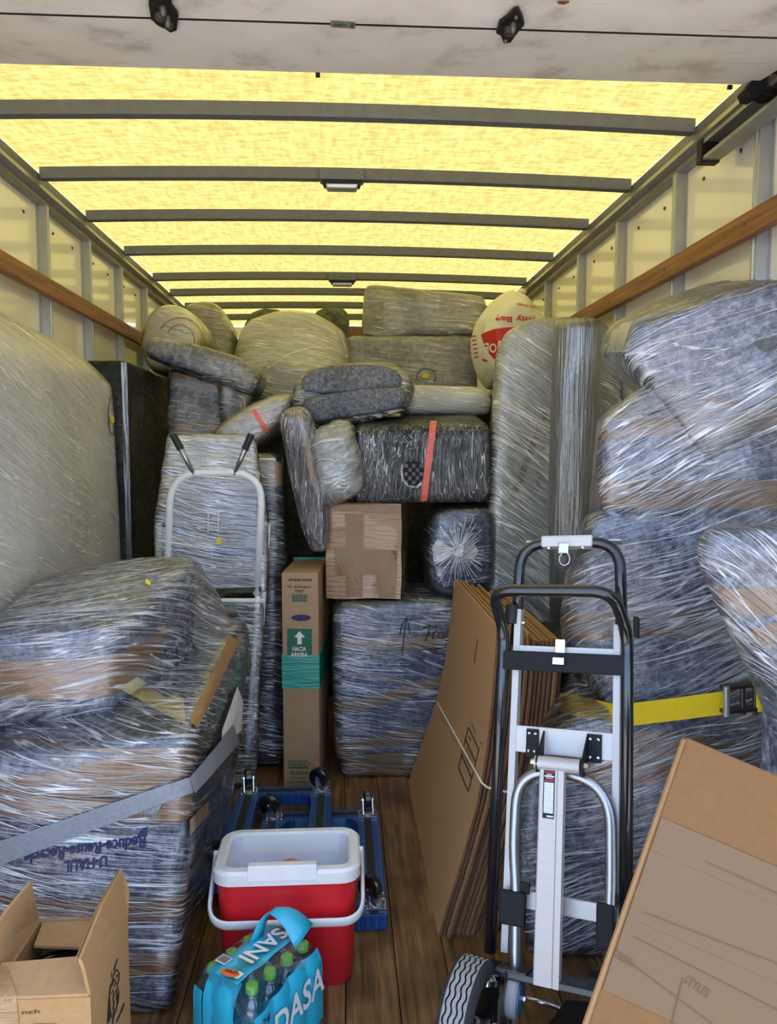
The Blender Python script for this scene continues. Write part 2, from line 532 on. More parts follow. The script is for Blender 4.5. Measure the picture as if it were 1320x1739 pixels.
film('film', (5, -9), 30, .012, .62, line=.017, fine=.15, gloss=.75)
film('film_steep', (30, 18), 30, .02, .62, line=.018, fine=.17, gloss=.60)
film('film_fan', (-22, -38), 30, .03, .62, line=.018, fine=.17, gloss=.55)
film('film_heavy', (4, -6), 34, .05, .50, line=.016, fine=.22, gloss=.6)
film('film_cream', (6, -8), 34, .28, .60, col=(.92,.91,.86), line=.017, fine=.24, gloss=.45)
film('film_up', (4, -5), 36, .03, .55, axis='x', line=.018, fine=.22, gloss=.8)
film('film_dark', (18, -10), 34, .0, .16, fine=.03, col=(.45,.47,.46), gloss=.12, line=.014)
film('film_black', (6, -8), 40, .0, .75, axis='x', line=.016, fine=.16, gloss=.30)
film('film_slab', (-22, -38), 28, .12, .9, line=.026, fine=.34, gloss=.7, col=(.90,.88,.78))
film('film_white', (60, 20), 20, .42, .40, fine=.3, gloss=.6)
film('film_clear', (15, -35), 18, .015, .36, fine=.06, bump=.6, line=.013, gloss=1.0)
film('film_shiny', (6, -14), 34, .03, .75, line=.022, fine=.24, gloss=1.5)
film('film_pack', (15, -35), 14, .0, .15, fine=.02, bump=.4, line=.010, gloss=.35)
film('film_bag', (60, 30), 14, .16, .40, fine=.12, bump=.9, warp=.3, gloss=.8)

def blanket(name, a, b_, c, scale=38.0):
    m, nt, N, L, b = mat(name)
    tc = N.new('ShaderNodeTexCoord')
    n = N.new('ShaderNodeTexNoise'); n.inputs['Scale'].default_value = scale; n.inputs['Detail'].default_value = 5; n.inputs['Roughness'].default_value = .72
    L.new(tc.outputs['Object'], n.inputs['Vector'])
    n2 = N.new('ShaderNodeTexNoise'); n2.inputs['Scale'].default_value = 4.5; n2.inputs['Detail'].default_value = 3
    L.new(tc.outputs['Object'], n2.inputs['Vector'])
    k = math_node(N, L, 'ADD', math_node(N, L, 'MULTIPLY', n.outputs['Fac'], .75), math_node(N, L, 'MULTIPLY', n2.outputs['Fac'], .25))
    L.new(ramp(N, L, k, [(.36, a), (.5, b_), (.66, c)]), b.inputs['Base Color'])
    b.inputs['Roughness'].default_value = .85; b.inputs['Specular IOR Level'].default_value = .2
    bp = N.new('ShaderNodeBump'); bp.inputs['Strength'].default_value = .5; bp.inputs['Distance'].default_value = .012
    L.new(k, bp.inputs['Height']); L.new(bp.outputs[0], b.inputs['Normal'])
    M[name] = m
blanket('blanket', (.028,.033,.05), (.125,.138,.18), (.44,.46,.51))
blanket('blanket_blue', (.02,.03,.06), (.065,.09,.16), (.22,.26,.36))
blanket('blanket_grey', (.10,.10,.105), (.27,.27,.28), (.5,.5,.5))
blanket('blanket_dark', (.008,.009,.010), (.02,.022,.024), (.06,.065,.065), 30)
blanket('cream_cloth', (.60,.58,.50), (.74,.72,.64), (.84,.82,.75), 24)
blanket('blanket_slate', (.05,.055,.07), (.13,.14,.165), (.27,.285,.31), 75)
blanket('grey_cloth', (.22,.22,.19), (.34,.34,.30), (.48,.47,.42), 24)
blanket('green_cloth', (.05,.06,.04), (.12,.14,.09), (.24,.26,.18), 24)
blanket('floral', (.35,.30,.28), (.62,.60,.58), (.62,.30,.28), 16)
pm('tape', (.20,.10,.033), .26, 0, .5, .3, 9, (1,1,1), (.28,.15,.058), .15, 60)
pm('card_big', (.160,.080,.027), .8, 0, .25, .2, 60, (1,1,1), (.205,.107,.038), .12, 90)
pm('rail_steel', (.20,.20,.18), .38, .5, .5, .3, 12, (1,1,1), (.30,.30,.27), .1, 50)
pm('tape_tan', (.145,.084,.037), .40, 0, .35, .3, 5, (1,1,1), (.165,.098,.045), .12, 30)
pm('card', (.33,.185,.072), .8, 0, .25, .2, 55, (1,1,1), (.43,.255,.11), .12, 90)
pm('card_light', (.36,.20,.085), .8, 0, .25, .2, 60, (1,1,1), (.46,.275,.125), .12, 90)
pm('card_edge', (.10,.045,.022), .85, 0, .2, .2, 30, (1,1,3), (.20,.10,.05))
pm('card_taped', (.31,.175,.065), .25, 0, .6, .3, 14, (1,1,6), (.37,.21,.095), .8, 16, coat=.6)
pm('tv_card', (.38,.235,.115), .75, 0, .3, .3, 20, (1,1,1), (.45,.29,.16), .1, 70)
pm('ink', (.012,.010,.010), .7)
pm('ink_brown', (.05,.022,.012), .8)
pm('ink_blue', (.018,.020,.075), .6)
pm('ink_green', (.02,.13,.06), .6)
pm('ink_faded', (.118,.066,.028), .6)
pm('reflection_yellow', (.80,.68,.30), .6)  # yellow of the roof's reflection, put into a flat colour
pm('ink_red', (.52,.018,.018), .5)
pm('white_print', (.75,.74,.68), .5)
pm('yellow_paper', (.80,.60,.03), .5)
pm('orange_paper', (.85,.16,.04), .5)
pm('red_tape', (.75,.10,.07), .35, 0, .5, .3, 20, (1,1,1), (.82,.17,.12))
pm('zinc', (.40,.41,.40), .42, .75, .5, .3, 14, (1,1,1), (.52,.53,.52))
pm('bow_steel', (.105,.11,.115), .6, .15, .4, .3, 24, (1,1,1), (.16,.165,.17), .1, 60)
pm('alu', (.50,.46,.41), .42, .25, .5, .3, 10, (1,1,12), (.58,.54,.49))
pm('alu_white', (.60,.57,.52), .42, .2, .5)
pm('silver_tube', (.42,.42,.42), .32, .9, .5)
pm('chrome', (.72,.72,.72), .16, 1.0)
pm('brass', (.55,.38,.12), .3, 1.0)
pm('dark_steel', (.06,.055,.05), .42, .8, .5, .3, 20, (1,1,1), (.13,.11,.09))
pm('black_paint', (.008,.008,.009), .22, 0, .6, coat=.5)
pm('black_matte', (.006,.006,.006), .6, 0, .3)
pm('black_rubber', (.016,.016,.017), .6)
pm('tyre_dust', (.26,.26,.24), .85, 0, .2, .3, 40, (1,1,1), (.40,.39,.36))
pm('tyre', (.022,.022,.023), .75, 0, .3, .3, 40, (1,1,1), (.05,.05,.05))
pm('caster_grey', (.36,.36,.36), .5)
pm('caster_blue', (.05,.16,.26), .4)
pm('white_enamel', (.78,.78,.75), .3)
pm('red_plastic', (.62,.012,.018), .33, 0, .5, .5, 8, (1,1,1), (.57,.014,.020))
pm('white_plastic', (.78,.76,.71), .42, 0, .5, .35, 9, (1,1,1), (.64,.62,.57))
pm('liner', (.66,.67,.69), .5, 0, .4, .3, 14, (1,1,1), (.52,.53,.56))
pm('orange_skin', (.60,.17,.03), .5)
pm('teal', (.015,.36,.50), .32, 0, .6, .3, 6, (1,1,1), (.03,.44,.56), .3, 20)
pm('cap_green', (.13,.42,.06), .4)
pm('webbing_yellow', (.90,.60,.010), .6, 0, .3, .3, 90, (1,1,1), (.95,.68,.02), .2, 160)
pm('webbing_grey', (.17,.18,.19), .7, 0, .3, .3, 120, (1,1,1), (.30,.31,.32), .25, 170)
pm('green_film', (.02,.26,.17), .22, 0, .7, .3, 9, (1,1,9), (.05,.40,.28), .6, 12)
pm('olive_strap', (.045,.06,.03), .5)
pm('twine', (.72,.64,.50), .8)
pm('door_paint', (.52,.50,.46), .5, 0, .4, .35, 3.5, (1,1,1), (.40,.375,.34), .05, 30)
pm('bag_plastic', (.74,.72,.60), .45, 0, .5, .4, 6, (1,1,1), (.66,.64,.54), .25, 14)
pm('rug_film', (.10,.10,.10), .24, .75, .8, .3, 1.0, (110,110,5), (.48,.48,.48), .8, 1.0)
pm('weave', (.01,.01,.01), .5, 0, .4)
pm('ground_concrete', (.42,.40,.37), .9, 0, .2, .3, 3, (1,1,1), (.50,.48,.45))
pm('plywood_back', (.62,.58,.46), .6)
pm('stool_deck', (.20,.21,.235), .4, 0, .5, .3, 10, (1,1,9), (.40,.41,.43))

def wood_floor():
    m, nt, N, L, b = mat('floor_wood')
    tc = N.new('ShaderNodeTexCoord'); oi = N.new('ShaderNodeObjectInfo')
    add = N.new('ShaderNodeVectorMath'); add.operation = 'MULTIPLY_ADD'
    L.new(oi.outputs['Location'], add.inputs[0]); add.inputs[1].default_value = (7.3, 0, 0); L.new(tc.outputs['Object'], add.inputs[2])
    mp = N.new('ShaderNodeMapping'); mp.inputs['Scale'].default_value = (34, 1.6, 10)
    L.new(add.outputs[0], mp.inputs[0])
    n = N.new('ShaderNodeTexNoise'); n.inputs['Scale'].default_value = 1.5; n.inputs['Detail'].default_value = 7; n.inputs['Roughness'].default_value = .65
    L.new(mp.outputs[0], n.inputs['Vector'])
    w = N.new('ShaderNodeTexNoise'); w.inputs['Scale'].default_value = 4.5; w.inputs['Detail'].default_value = 6
    L.new(add.outputs[0], w.inputs['Vector'])
    c1 = ramp(N, L, n.outputs['Fac'], [(.32, (.06,.026,.009)), (.5, (.20,.098,.034)), (.70, (.33,.18,.072))])
    c2 = ramp(N, L, w.outputs['Fac'], [(.38, gray(.35)), (.6, gray(1))])
    mx = N.new('ShaderNodeMix'); mx.data_type = 'RGBA'; mx.blend_type = 'MULTIPLY'; mx.inputs[0].default_value = .8
    L.new(c1, mx.inputs[6]); L.new(c2, mx.inputs[7]); L.new(mx.outputs[2], b.inputs['Base Color'])
    b.inputs['Roughness'].default_value = .5
    bp = N.new('ShaderNodeBump'); bp.inputs['Strength'].default_value = .3; bp.inputs['Distance'].default_value = .004
    L.new(n.outputs['Fac'], bp.inputs['Height']); L.new(bp.outputs[0], b.inputs['Normal'])
    M['floor_wood'] = m
wood_floor()
def rail_wood():
    m, nt, N, L, b = mat('rail_wood')
    tc = N.new('ShaderNodeTexCoord'); mp = N.new('ShaderNodeMapping'); mp.inputs['Scale'].default_value = (40, 2.5, 60)
    L.new(tc.outputs['Object'], mp.inputs[0])
    n = N.new('ShaderNodeTexNoise'); n.inputs['Scale'].default_value = 1; n.inputs['Detail'].default_value = 6
    L.new(mp.outputs[0], n.inputs['Vector'])
    L.new(ramp(N, L, n.outputs['Fac'], [(.3, (.11,.032,.008)), (.55, (.25,.085,.022)), (.75, (.36,.14,.045))]), b.inputs['Base Color'])
    b.inputs['Roughness'].default_value = .45
    M['rail_wood'] = m
rail_wood()
def roof_skin():
    """glass-fibre roof sheet that lets daylight through"""
    m, nt, N, L, b = mat('roof_skin')
    tc = N.new('ShaderNodeTexCoord')
    fs = []
    for rz, sc in ((35, (9, 40, 1)), (-30, (40, 9, 1)), (80, (16, 60, 1))):
        mp = N.new('ShaderNodeMapping'); mp.inputs['Rotation'].default_value = (0, 0, R(rz)); mp.inputs['Scale'].default_value = sc
        L.new(tc.outputs['Object'], mp.inputs[0])
        n = N.new('ShaderNodeTexNoise'); n.inputs['Scale'].default_value = 1.0; n.inputs['Detail'].default_value = 5; n.inputs['Roughness'].default_value = .6
        L.new(mp.outputs[0], n.inputs['Vector']); fs.append(n.outputs['Fac'])
    k = math_node(N, L, 'MULTIPLY', math_node(N, L, 'ADD', math_node(N, L, 'ADD', fs[0], fs[1]), fs[2]), .3333)
    col = ramp(N, L, k, [(.43, (.158,.130,.036)), (.50, (.192,.168,.050)), (.56, (.218,.198,.068))])
    t = N.new('ShaderNodeBsdfTranslucent'); L.new(col, t.inputs[0])
    d = N.new('ShaderNodeBsdfDiffuse'); L.new(col, d.inputs[0])
    mx = N.new('ShaderNodeMixShader'); mx.inputs[0].default_value = .18
    L.new(t.outputs[0], mx.inputs[1]); L.new(d.outputs[0], mx.inputs[2]); L.new(mx.outputs[0], N['Material Output'].inputs[0])
    M['roof_skin'] = m
roof_skin()
def wall_frp():
    m, nt, N, L, b = mat('wall_panel')
    tc = N.new('ShaderNodeTexCoord')
    n = N.new('ShaderNodeTexNoise'); n.inputs['Scale'].default_value = 2.2; n.inputs['Detail'].default_value = 6
    L.new(tc.outputs['Object'], n.inputs['Vector'])
    L.new(ramp(N, L, n.outputs['Fac'], [(.3, (.78,.74,.58)), (.6, (.86,.83,.69))]), b.inputs['Base Color'])
    b.inputs['Roughness'].default_value = .3; b.inputs['Specular IOR Level'].default_value = .6; b.inputs['Coat Weight'].default_value = .8; b.inputs['Coat Roughness'].default_value = .07
    M['wall_panel'] = m
wall_frp()
def door_board():
    m, nt, N, L, b = mat('door_board')
    tc = N.new('ShaderNodeTexCoord')
    n = N.new('ShaderNodeTexNoise'); n.inputs['Scale'].default_value = 5; n.inputs['Detail'].default_value = 6; n.inputs['Roughness'].default_value = .6
    L.new(tc.outputs['Object'], n.inputs['Vector'])
    mp = N.new('ShaderNodeMapping'); mp.inputs['Scale'].default_value = (3, 26, 1); mp.inputs['Rotation'].default_value = (0, 0, R(50))
    L.new(tc.outputs['Object'], mp.inputs[0])
    s = N.new('ShaderNodeTexNoise'); s.inputs['Scale'].default_value = 1.6; s.inputs['Detail'].default_value = 4
    L.new(mp.outputs[0], s.inputs['Vector'])
    c1 = ramp(N, L, n.outputs['Fac'], [(.30, (.40,.36,.30)), (.46, (.68,.64,.56)), (.7, (.76,.72,.64))])
    c2 = ramp(N, L, s.outputs['Fac'], [(.26, gray(.35)), (.34, gray(1))])
    mx = N.new('ShaderNodeMix'); mx.data_type = 'RGBA'; mx.blend_type = 'MULTIPLY'; mx.inputs[0].default_value = .6
    L.new(c1, mx.inputs[6]); L.new(c2, mx.inputs[7]); L.new(mx.outputs[2], b.inputs['Base Color'])
    b.inputs['Roughness'].default_value = .55
    M['door_board'] = m
door_board()
def dolly_blue():
    m, nt, N, L, b = mat('dolly_blue')
    tc = N.new('ShaderNodeTexCoord')
    br = N.new('ShaderNodeTexBrick'); br.offset = 0
    br.inputs['Color1'].default_value = (.012,.06,.22,1); br.inputs['Color2'].default_value = (.010,.05,.19,1); br.inputs['Mortar'].default_value = (.07,.19,.36,1)
    br.inputs['Scale'].default_value = 1.0; br.inputs['Mortar Size'].default_value = .0008
    br.inputs['Brick Width'].default_value = .026; br.inputs['Row Height'].default_value = .045
    L.new(tc.outputs['Object'], br.inputs['Vector']); L.new(br.outputs[0], b.inputs['Base Color'])
    b.inputs['Roughness'].default_value = .4
    M['dolly_blue'] = m
dolly_blue()
def bottle_plastic():
    m, nt, N, L, b = mat('clear_plastic')
    tr = N.new('ShaderNodeBsdfTransparent'); tr.inputs[0].default_value = (.90,.94,.96,1)
    gl = N.new('ShaderNodeBsdfGlossy'); gl.inputs['Roughness'].default_value = .06
    lw = N.new('ShaderNodeLayerWeight'); lw.inputs[0].default_value = .35
    k = math_node(N, L, 'ADD', math_node(N, L, 'MULTIPLY', lw.outputs['Facing'], .5), .08, clamp=True)
    mx = N.new('ShaderNodeMixShader'); L.new(k, mx.inputs[0]); L.new(tr.outputs[0], mx.inputs[1]); L.new(gl.outputs[0], mx.inputs[2])
    L.new(mx.outputs[0], N['Material Output'].inputs[0])
    M['clear_plastic'] = m
bottle_plastic()
# ---------------------------------------------------------------- the truck box (the setting)
Y0, Y1 = 0.95, 7.3
HW = 1.24                     # half width at the wall panels
BOWS = [2.10, 2.69, 3.28, 3.84, 4.48, 5.13, 5.62, 6.13, 6.65]
def arch(x): return .022 * (1 - (x / HW) ** 2)

g = obj('ground', vf(B().box((-14, -16, -.95), (14, .6, -.85))), M['ground_concrete'], kind='structure')

# floor: planks running into the truck
fl_root = root('floor', None, None, (0, Y0, 0), kind='structure')
pw = 2.48 / 18
pb = B().box((-HW + .0013, Y0, -.03), (-HW + pw - .0013, Y1, 0))
p0 = obj('plank', vf(pb), M['floor_wood'], fl_root, bevel=.0012)
for i in range(1, 18): same(p0, (pw * i, 0, 0 if i % 3 else -.0012))
obj('subfloor', vf(B().box((-HW, Y0, -.06), (HW, Y1, -.031))), M['black_matte'], fl_root)

# ceiling: translucent sheet over arched steel bows
ce = root('ceiling', None, None, (0, Y0, 2.5), kind='structure')
v, f = [], []
nx, ny = 24, 12
for j in range(ny + 1):
    for i in range(nx + 1):
        x = -HW + 2 * HW * i / nx
        v.append(Vector((x, Y0 + (Y1 - Y0) * j / ny, 2.535 + arch(x))))
for j in range(ny):
    for i in range(nx):
        a = j * (nx + 1) + i; f.append((a, a + 1, a + nx + 2, a + nx + 1))
obj('roof_skin', (v, f), M['roof_skin'], ce, smooth=True)
def bow(Y):
    b = B()
    n = 20
    prof = [(-.022, .0), (-.022, .006), (-.012, .006), (-.012, .046), (.030, .046), (.030, .040), (-.004, .040), (-.004, .006), (.018, .006), (.018, 0)]
    prof = [(-.020, 0), (-.020, .046), (.022, .046), (.022, 0)]
    rings = []
    for i in range(n + 1):
        x = -1.20 + 2.40 * i / n
        rings.append([Vector((x, Y + p[0], 2.478 + arch(x) + p[1])) for p in prof])
    return b.loft(rings)
bow0 = obj('roof_bow', bow(BOWS[0]), M['bow_steel'], ce, bevel=.003)
for y in BOWS[1:]: same(bow0, (0, y - BOWS[0], 0))

# walls: panels, hat posts, rails
def wall(side, name, posts):
    s = side
    w = root(name, None, None, (s * HW, Y0, 0), kind='structure')
    edges = [Y0] + posts + [Y1]
    for a, b_ in zip(edges[:-1], edges[1:]):
        x0, x1 = sorted((s * HW, s * (HW + .012)))
        obj('wall_panel', vf(B().box((x0, a + .001, 0), (x1, b_ - .001, 2.52))), M['wall_panel'], w)
    def post(Y):
        b = B()
        sec = [(HW, -.034), (HW - .004, -.034), (HW - .004, -.020), (HW - .036, -.017), (HW - .036, -.006), (HW - .030, -.003), (HW - .030, .003),
               (HW - .036, .006), (HW - .036, .017), (HW - .004, .020), (HW - .004, .034), (HW, .034)]
        b.prism([Vector((s * x, Y + y, 0.0)) for x, y in sec], [Vector((s * x, Y + y, 2.40)) for x, y in sec])
        return b
    pp = obj('wall_post', post(posts[0]), M['zinc'], w)
    for y in posts[1:]: same(pp, (0, y - posts[0], 0))
    prof = [(HW, 2.395), (HW - .030, 2.395), (HW - .034, 2.402), (HW - .034, 2.418), (HW - .062, 2.428), (HW - .052, 2.452), (HW - .030, 2.462), (HW - .040, 2.498), (HW - .012, 2.515), (HW, 2.52)]
    b = B().prism([Vector((s * x, Y0, z)) for x, z in prof], [Vector((s * x, Y1, z)) for x, z in prof])
    obj('top_rail', b, M['rail_steel'], w)
    x0, x1 = sorted((s * (HW - .066), s * (HW - .037)))
    obj('rub_rail', vf(B().box((x0, Y0, 2.022), (x1, 5.6, 2.094))), M['rail_wood'], w, bevel=.005)
    # rivets along the top edge and on the rail
    rv = None
    for a, b_ in zip(edges[:-1], edges[1:]):
        for t in (.28, .72):
            y = a + (b_ - a) * t
            if rv is None:
                q = B().lathe([(.0075, 0), (.006, .004), (.002, .006)], (s * HW, y, 2.33), (-s, 0, 0), 8)
                rv = obj('rivet', q, M['dark_steel'], w); ry = y
            else: same(rv, (0, y - ry, 0))
    sc = None
    for y in posts:
        q = (s * (HW - .066), y, 2.058)
        if sc is None: sc = obj('screw', B().lathe([(.007, -.002), (.006, .002)], q, (-s, 0, 0), 8), M['dark_steel'], w); sy = y
        else: same(sc, (0, y - sy, 0))
    return w
wl = wall(-1, 'wall_left', [1.66, 2.22, 2.78, 3.35, 3.89, 4.43, 4.98, 5.52, 6.1])
wr = wall(1, 'wall_right', [1.68, 2.27, 2.84, 3.44, 4.01, 4.66, 5.25, 5.85, 6.4])
wb = root('wall_back', None, None, (0, Y1, 0), kind='structure')
obj('wall_panel', vf(B().box((-HW, Y1, 0), (HW, Y1 + .02, 2.53))), M['wall_panel'], wb)
# door tracks under the rails
for s, nm in ((-1, 'trim_1'), (1, 'trim_2')):
    t = root(nm, None, None, (s * 1.17, Y0, 2.33), kind='structure')
    sec = [(1.205, 2.325), (1.150, 2.325), (1.150, 2.337), (1.154, 2.337), (1.154, 2.330), (1.200, 2.330), (1.200, 2.383), (1.154, 2.383), (1.154, 2.376), (1.150, 2.376), (1.150, 2.388), (1.205, 2.388)]
    b = B().prism([Vector((s * x, Y0, z)) for x, z in sec], [Vector((s * x, 2.50, z)) for x, z in sec])
    obj('door_track', b, M['rail_steel'], t)
    obj('track_stop', vf(B().box(*[tuple(min(p, q) for p, q in zip((s*1.145, 2.50, 2.32), (s*1.205, 2.535, 2.392))), tuple(max(p, q) for p, q in zip((s*1.145, 2.50, 2.32), (s*1.205, 2.535, 2.392)))])), M['black_matte'], t)

# roll-up door, open under the roof
dr = root('door_1', None, None, (0, 1.8, 2.36), kind='structure')
DP = [(2.170, 2.405), (1.840, 2.360), (1.47, 2.325), (1.10, 2.30)]
for (ya, za), (yb, zb) in zip(DP[:-1], DP[1:]):
    b = B()
    xs = 1.135
    b.hexa([(-xs, yb + .002, zb), (xs, yb + .002, zb), (xs, ya - .002, za), (-xs, ya - .002, za),
            (-xs, yb + .002, zb + .028), (xs, yb + .002, zb + .028), (xs, ya - .002, za + .028), (-xs, ya - .002, za + .028)])
    obj('door_panel', b, M['door_board'], dr, bevel=.003)
dn = Vector((0, -(2.405 - 2.360), (2.170 - 1.840))).normalized()     # up through the panel
dp0 = Vector((0, 1.840, 2.360))
def on_door(px, py): return onp(px, py, dp0, dn)
def hinge(poly, boss):
    b = B()
    a = [on_door(*p) - dn * .009 for p in poly]
    b.prism(a, [p + dn * .010 for p in a])
    h = obj('hinge', b, M['black_matte'], dr, bevel=.002)
    k = B()
    for (x, y, r_, d) in boss:
        c = on_door(x, y); k.lathe([(r_, .0), (r_ * .9, d), (r_ * .5, d + .004)], c - dn * .008, -dn, 12)
    obj('hinge_knuckle', k, M['dark_steel'], h, smooth='auto')
hinge([(252, 0), (258, -14), (292, -14), (291, 4), (303, 20), (300, 45), (289, 49), (279, 42), (268, 37), (256, 26)], [(272, 16, .012, .012), (286, 32, .010, .01), (276, 4, .008, .016), (284, 20, .007, .02)])
hinge([(872, 13), (881, 10), (888, 24), (891, 36), (884, 44), (876, 54), (868, 66), (856, 67), (851, 54), (843, 50), (848, 34), (862, 24)], [(866, 40, .013, .014), (877, 20, .005, .004), (859, 61, .005, .004), (872, 32, .008, .018)])
def door_decal(name, m2, mt, par=dr, off=.0015):
    v = [onp(x, y, dp0, dn) - dn * off for x, y in m2[0]]
    return obj(name, (v, m2[1]), mt, par)
st = door_decal('sticker', flat2d([(562, 34), (604, 37), (603, 48), (561, 45)]), M['zinc'])
door_decal('lettering', fit_text('LL28850', (590, 39.2), (567, 38), 5, .01), M['ink'], st, .003)
door_decal('barcode', flat2d([(596, 38), (602, 38.5), (601, 46), (595, 45.5)]), M['ink_green'], st, .003)
door_decal('scrap', flat2d([(946, 1), (966, 0), (968, 3), (957, 7), (948, 5)], 0), M['rail_wood'])
for q in ((540, 124), (1240, 145)):
    c = on_door(*q); obj('bumper', vf(B().box(tuple(c + Vector((-.006, -.004, -.010))), tuple(c + Vector((.006, .004, 0))))), M['black_matte'], dr)
# dark seams closing the joints between panels
for (y_, z_) in DP[1:3]:
    obj('seam', vf(B().box((-1.13, y_ - .0032, z_ - .0006), (1.13, y_ + .0032, z_ + .02))), M['black_matte'], dr)
# roller bracket at the right end of the top panel
rb = B()
a = [at(x, y, 2.13) for x, y in [(1267, 150), (1280, 133), (1312, 117), (1330, 116), (1330, 158), (1308, 164), (1296, 158), (1284, 165), (1272, 163)]]
rb.prism(a, [p + Vector((0, .05, .0)) for p in a])
rbo = obj('roller_bracket', rb, M['black_matte'], dr, bevel=.003)
obj('roller', B().cyl(at(1300, 140, 2.12), at(1300, 140, 2.12) + Vector((.06, 0, 0)), .019, 14), M['dark_steel'], rbo, smooth='auto')

# two dome lamps under the bows
def dome(Y, x, label):
    z = 2.478 + arch(x)
    r_ = root('ceiling_light', label, 'light', (x, Y, z - .05), 'roof lights')
    b = B().hexa([(x-.088, Y-.035, z-.012), (x+.088, Y-.035, z-.012), (x+.088, Y+.035, z-.012), (x-.088, Y+.035, z-.012),
                  (x-.092, Y-.038, z+.03), (x+.092, Y-.038, z+.03), (x+.092, Y+.038, z+.03), (x-.092, Y+.038, z+.03)])
    obj('mounting_plate', b, M['bow_steel'], r_, bevel=.003)
    h = obj('housing', vf(B().hexa([(x-.072, Y-.030, z-.030), (x+.072, Y-.030, z-.030), (x+.072, Y+.030, z-.030), (x-.072, Y+.030, z-.030),
                  (x-.080, Y-.034, z-.012), (x+.080, Y-.034, z-.012), (x+.080, Y+.034, z-.012), (x-.080, Y+.034, z-.012)])), M['black_matte'], r_, bevel=.003)
    lens = B().hexa([(x-.058, Y-.026, z-.044), (x+.058, Y-.026, z-.044), (x+.058, Y+.026, z-.044), (x-.058, Y+.026, z-.044),
                  (x-.066, Y-.032, z-.028), (x+.066, Y-.032, z-.028), (x+.066, Y+.032, z-.028), (x-.066, Y+.032, z-.028)])
    obj('lens', lens, M['zinc'], r_, bevel=.004)
dome(3.26, 0.0, 'flat dark roof light on the bow nearer the door')
dome(5.11, 0.0, 'small roof light on the bow deeper in the truck')
# ---------------------------------------------------------------- wrapped furniture along the left
def sticker(bd, poly, par, mt='yellow_paper', name='sticker', off=.004):
    d = press(flat2d(poly, 1), bd, off)
    return obj(name, d, M[mt], par)
def pen(bd, strokes, w, par, mt='ink', name='handwriting', off=.004):
    d = press(merge2d(*[stroke2d(s, w) for s in strokes]), bd, off)
    return obj(name, d, M[mt], par)
def ellipse(cx, cy, rx, ry, n=28, a0=0, a1=360, tilt=0):
    out = []
    for i in range(n + 1):
        a = R(a0 + (a1 - a0) * i / n)
        x, y = rx * math.cos(a), ry * math.sin(a)
        out.append((cx + x * math.cos(R(tilt)) - y * math.sin(R(tilt)), cy + x * math.sin(R(tilt)) + y * math.cos(R(tilt))))
    return out

# pale mattress on its side against the left wall
mt_ = bundle('mattress', 'tall pale mattress in stretch film standing along the left wall, marker circle at its edge', 'mattress',
    [pts((-.95, 1.45, .02), (-.95, 3.32, .02), (-1.168, 3.34, .02), (-1.168, 1.45, .02), (-.95, 1.45, 1.69), (-.95, 3.33, 1.67), (-1.168, 1.45, 1.93), (-1.168, 3.34, 1.83), (-1.06, 1.45, 1.87), (-1.06, 3.34, 1.78))],
    M['cream_cloth'], M['film_cream'], amp=.012, freq=2.6, smooth=6, voxel=.022, seed=1, pad_name='quilting')
rt = mt_['root']
pen(mt_['film'], [ellipse(189, 706, 6.5, 33, a0=-100, a1=265)], 1.6, rt, name='marker_ring')
sticker(mt_['film'], [(186, 707), (192, 706), (193, 717), (187, 719)], rt)

# black slab behind the mattress
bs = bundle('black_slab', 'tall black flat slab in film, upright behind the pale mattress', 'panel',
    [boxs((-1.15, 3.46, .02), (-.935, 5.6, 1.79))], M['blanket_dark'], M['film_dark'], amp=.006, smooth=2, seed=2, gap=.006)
obj('silver_edge', vf(B().box((-.950, 3.440, .02), (-.926, 3.452, 1.78))), M['rug_film'], bs['root'])

# quilted chair with a flared top, behind the step ladder
flare = prism_px([(244, 580), (262, 574), (302, 579), (400, 607), (442, 634), (436, 654), (424, 668), (394, 656), (372, 648), (300, 622), (250, 604)], 3.70, 4.02)
stem = prism_px([(286, 628), (398, 652), (386, 745), (400, 800), (402, 1000), (394, 1310), (292, 1310), (288, 1000), (288, 760)], 3.82, 4.12)
qc = bundle('padded_chair', 'upended padded chair with a flared tilted top and brown tape, behind the step stool', 'chair',
    [stem], M['blanket'], M['film'], voxel=.012, smooth=1,
    parts=[('flared_top', flare, M['blanket'])],
    films=[[v for v in stem[0]], [v for v in flare[0]], [at(x, y, yy) for x, y in [(372, 640), (440, 636), (425, 668), (398, 752), (380, 740)] for yy in (3.74, 4.0)]],
    tapes=[dict(z0=1.47, width=.085, A=.03, ph=R(190), off=.005)], seed=3, amp=.006)
obj('packing_tape', press(quad2d((285, 628), (392, 664), (392, 676), (285, 640), 10, 2), qc['body'], .004), M['tape'], qc['root'])
obj('packing_tape', press(quad2d((396, 622), (438, 646), (434, 652), (396, 632), 6, 2), qc['body'], .004), M['tape'], qc['root'])

# round bolster and bundles on top at the back left
d = puff_px([(258, 600), (262, 565), (278, 540), (304, 529), (330, 536), (352, 560), (362, 590), (356, 625), (320, 645), (275, 640)], 4.30, 4.95, .9)
bo = bundle('bolster', 'round cream rolled bolster with ring seams on top at the back left', 'bolster', [d], M['cream_cloth'], M['film_clear'], smooth=4, amp=.006, seed=4)
for k, (rx, ry) in enumerate(((38, 38), (24, 26))):
    pen(bo['film'], [ellipse(306, 578, rx, ry, a0=-150, a1=60)], 1.4, bo['root'], 'tape', 'seam')
d = puff_px([(322, 528), (350, 520), (374, 524), (392, 550), (408, 580), (404, 640), (340, 652), (330, 570)], 4.99, 5.5, .9)
bundle('grey_bundle', 'lumpy grey bundle in film lying beyond the round cream bolster', 'bundle', [d], M['grey_cloth'], M['film'], seed=5)

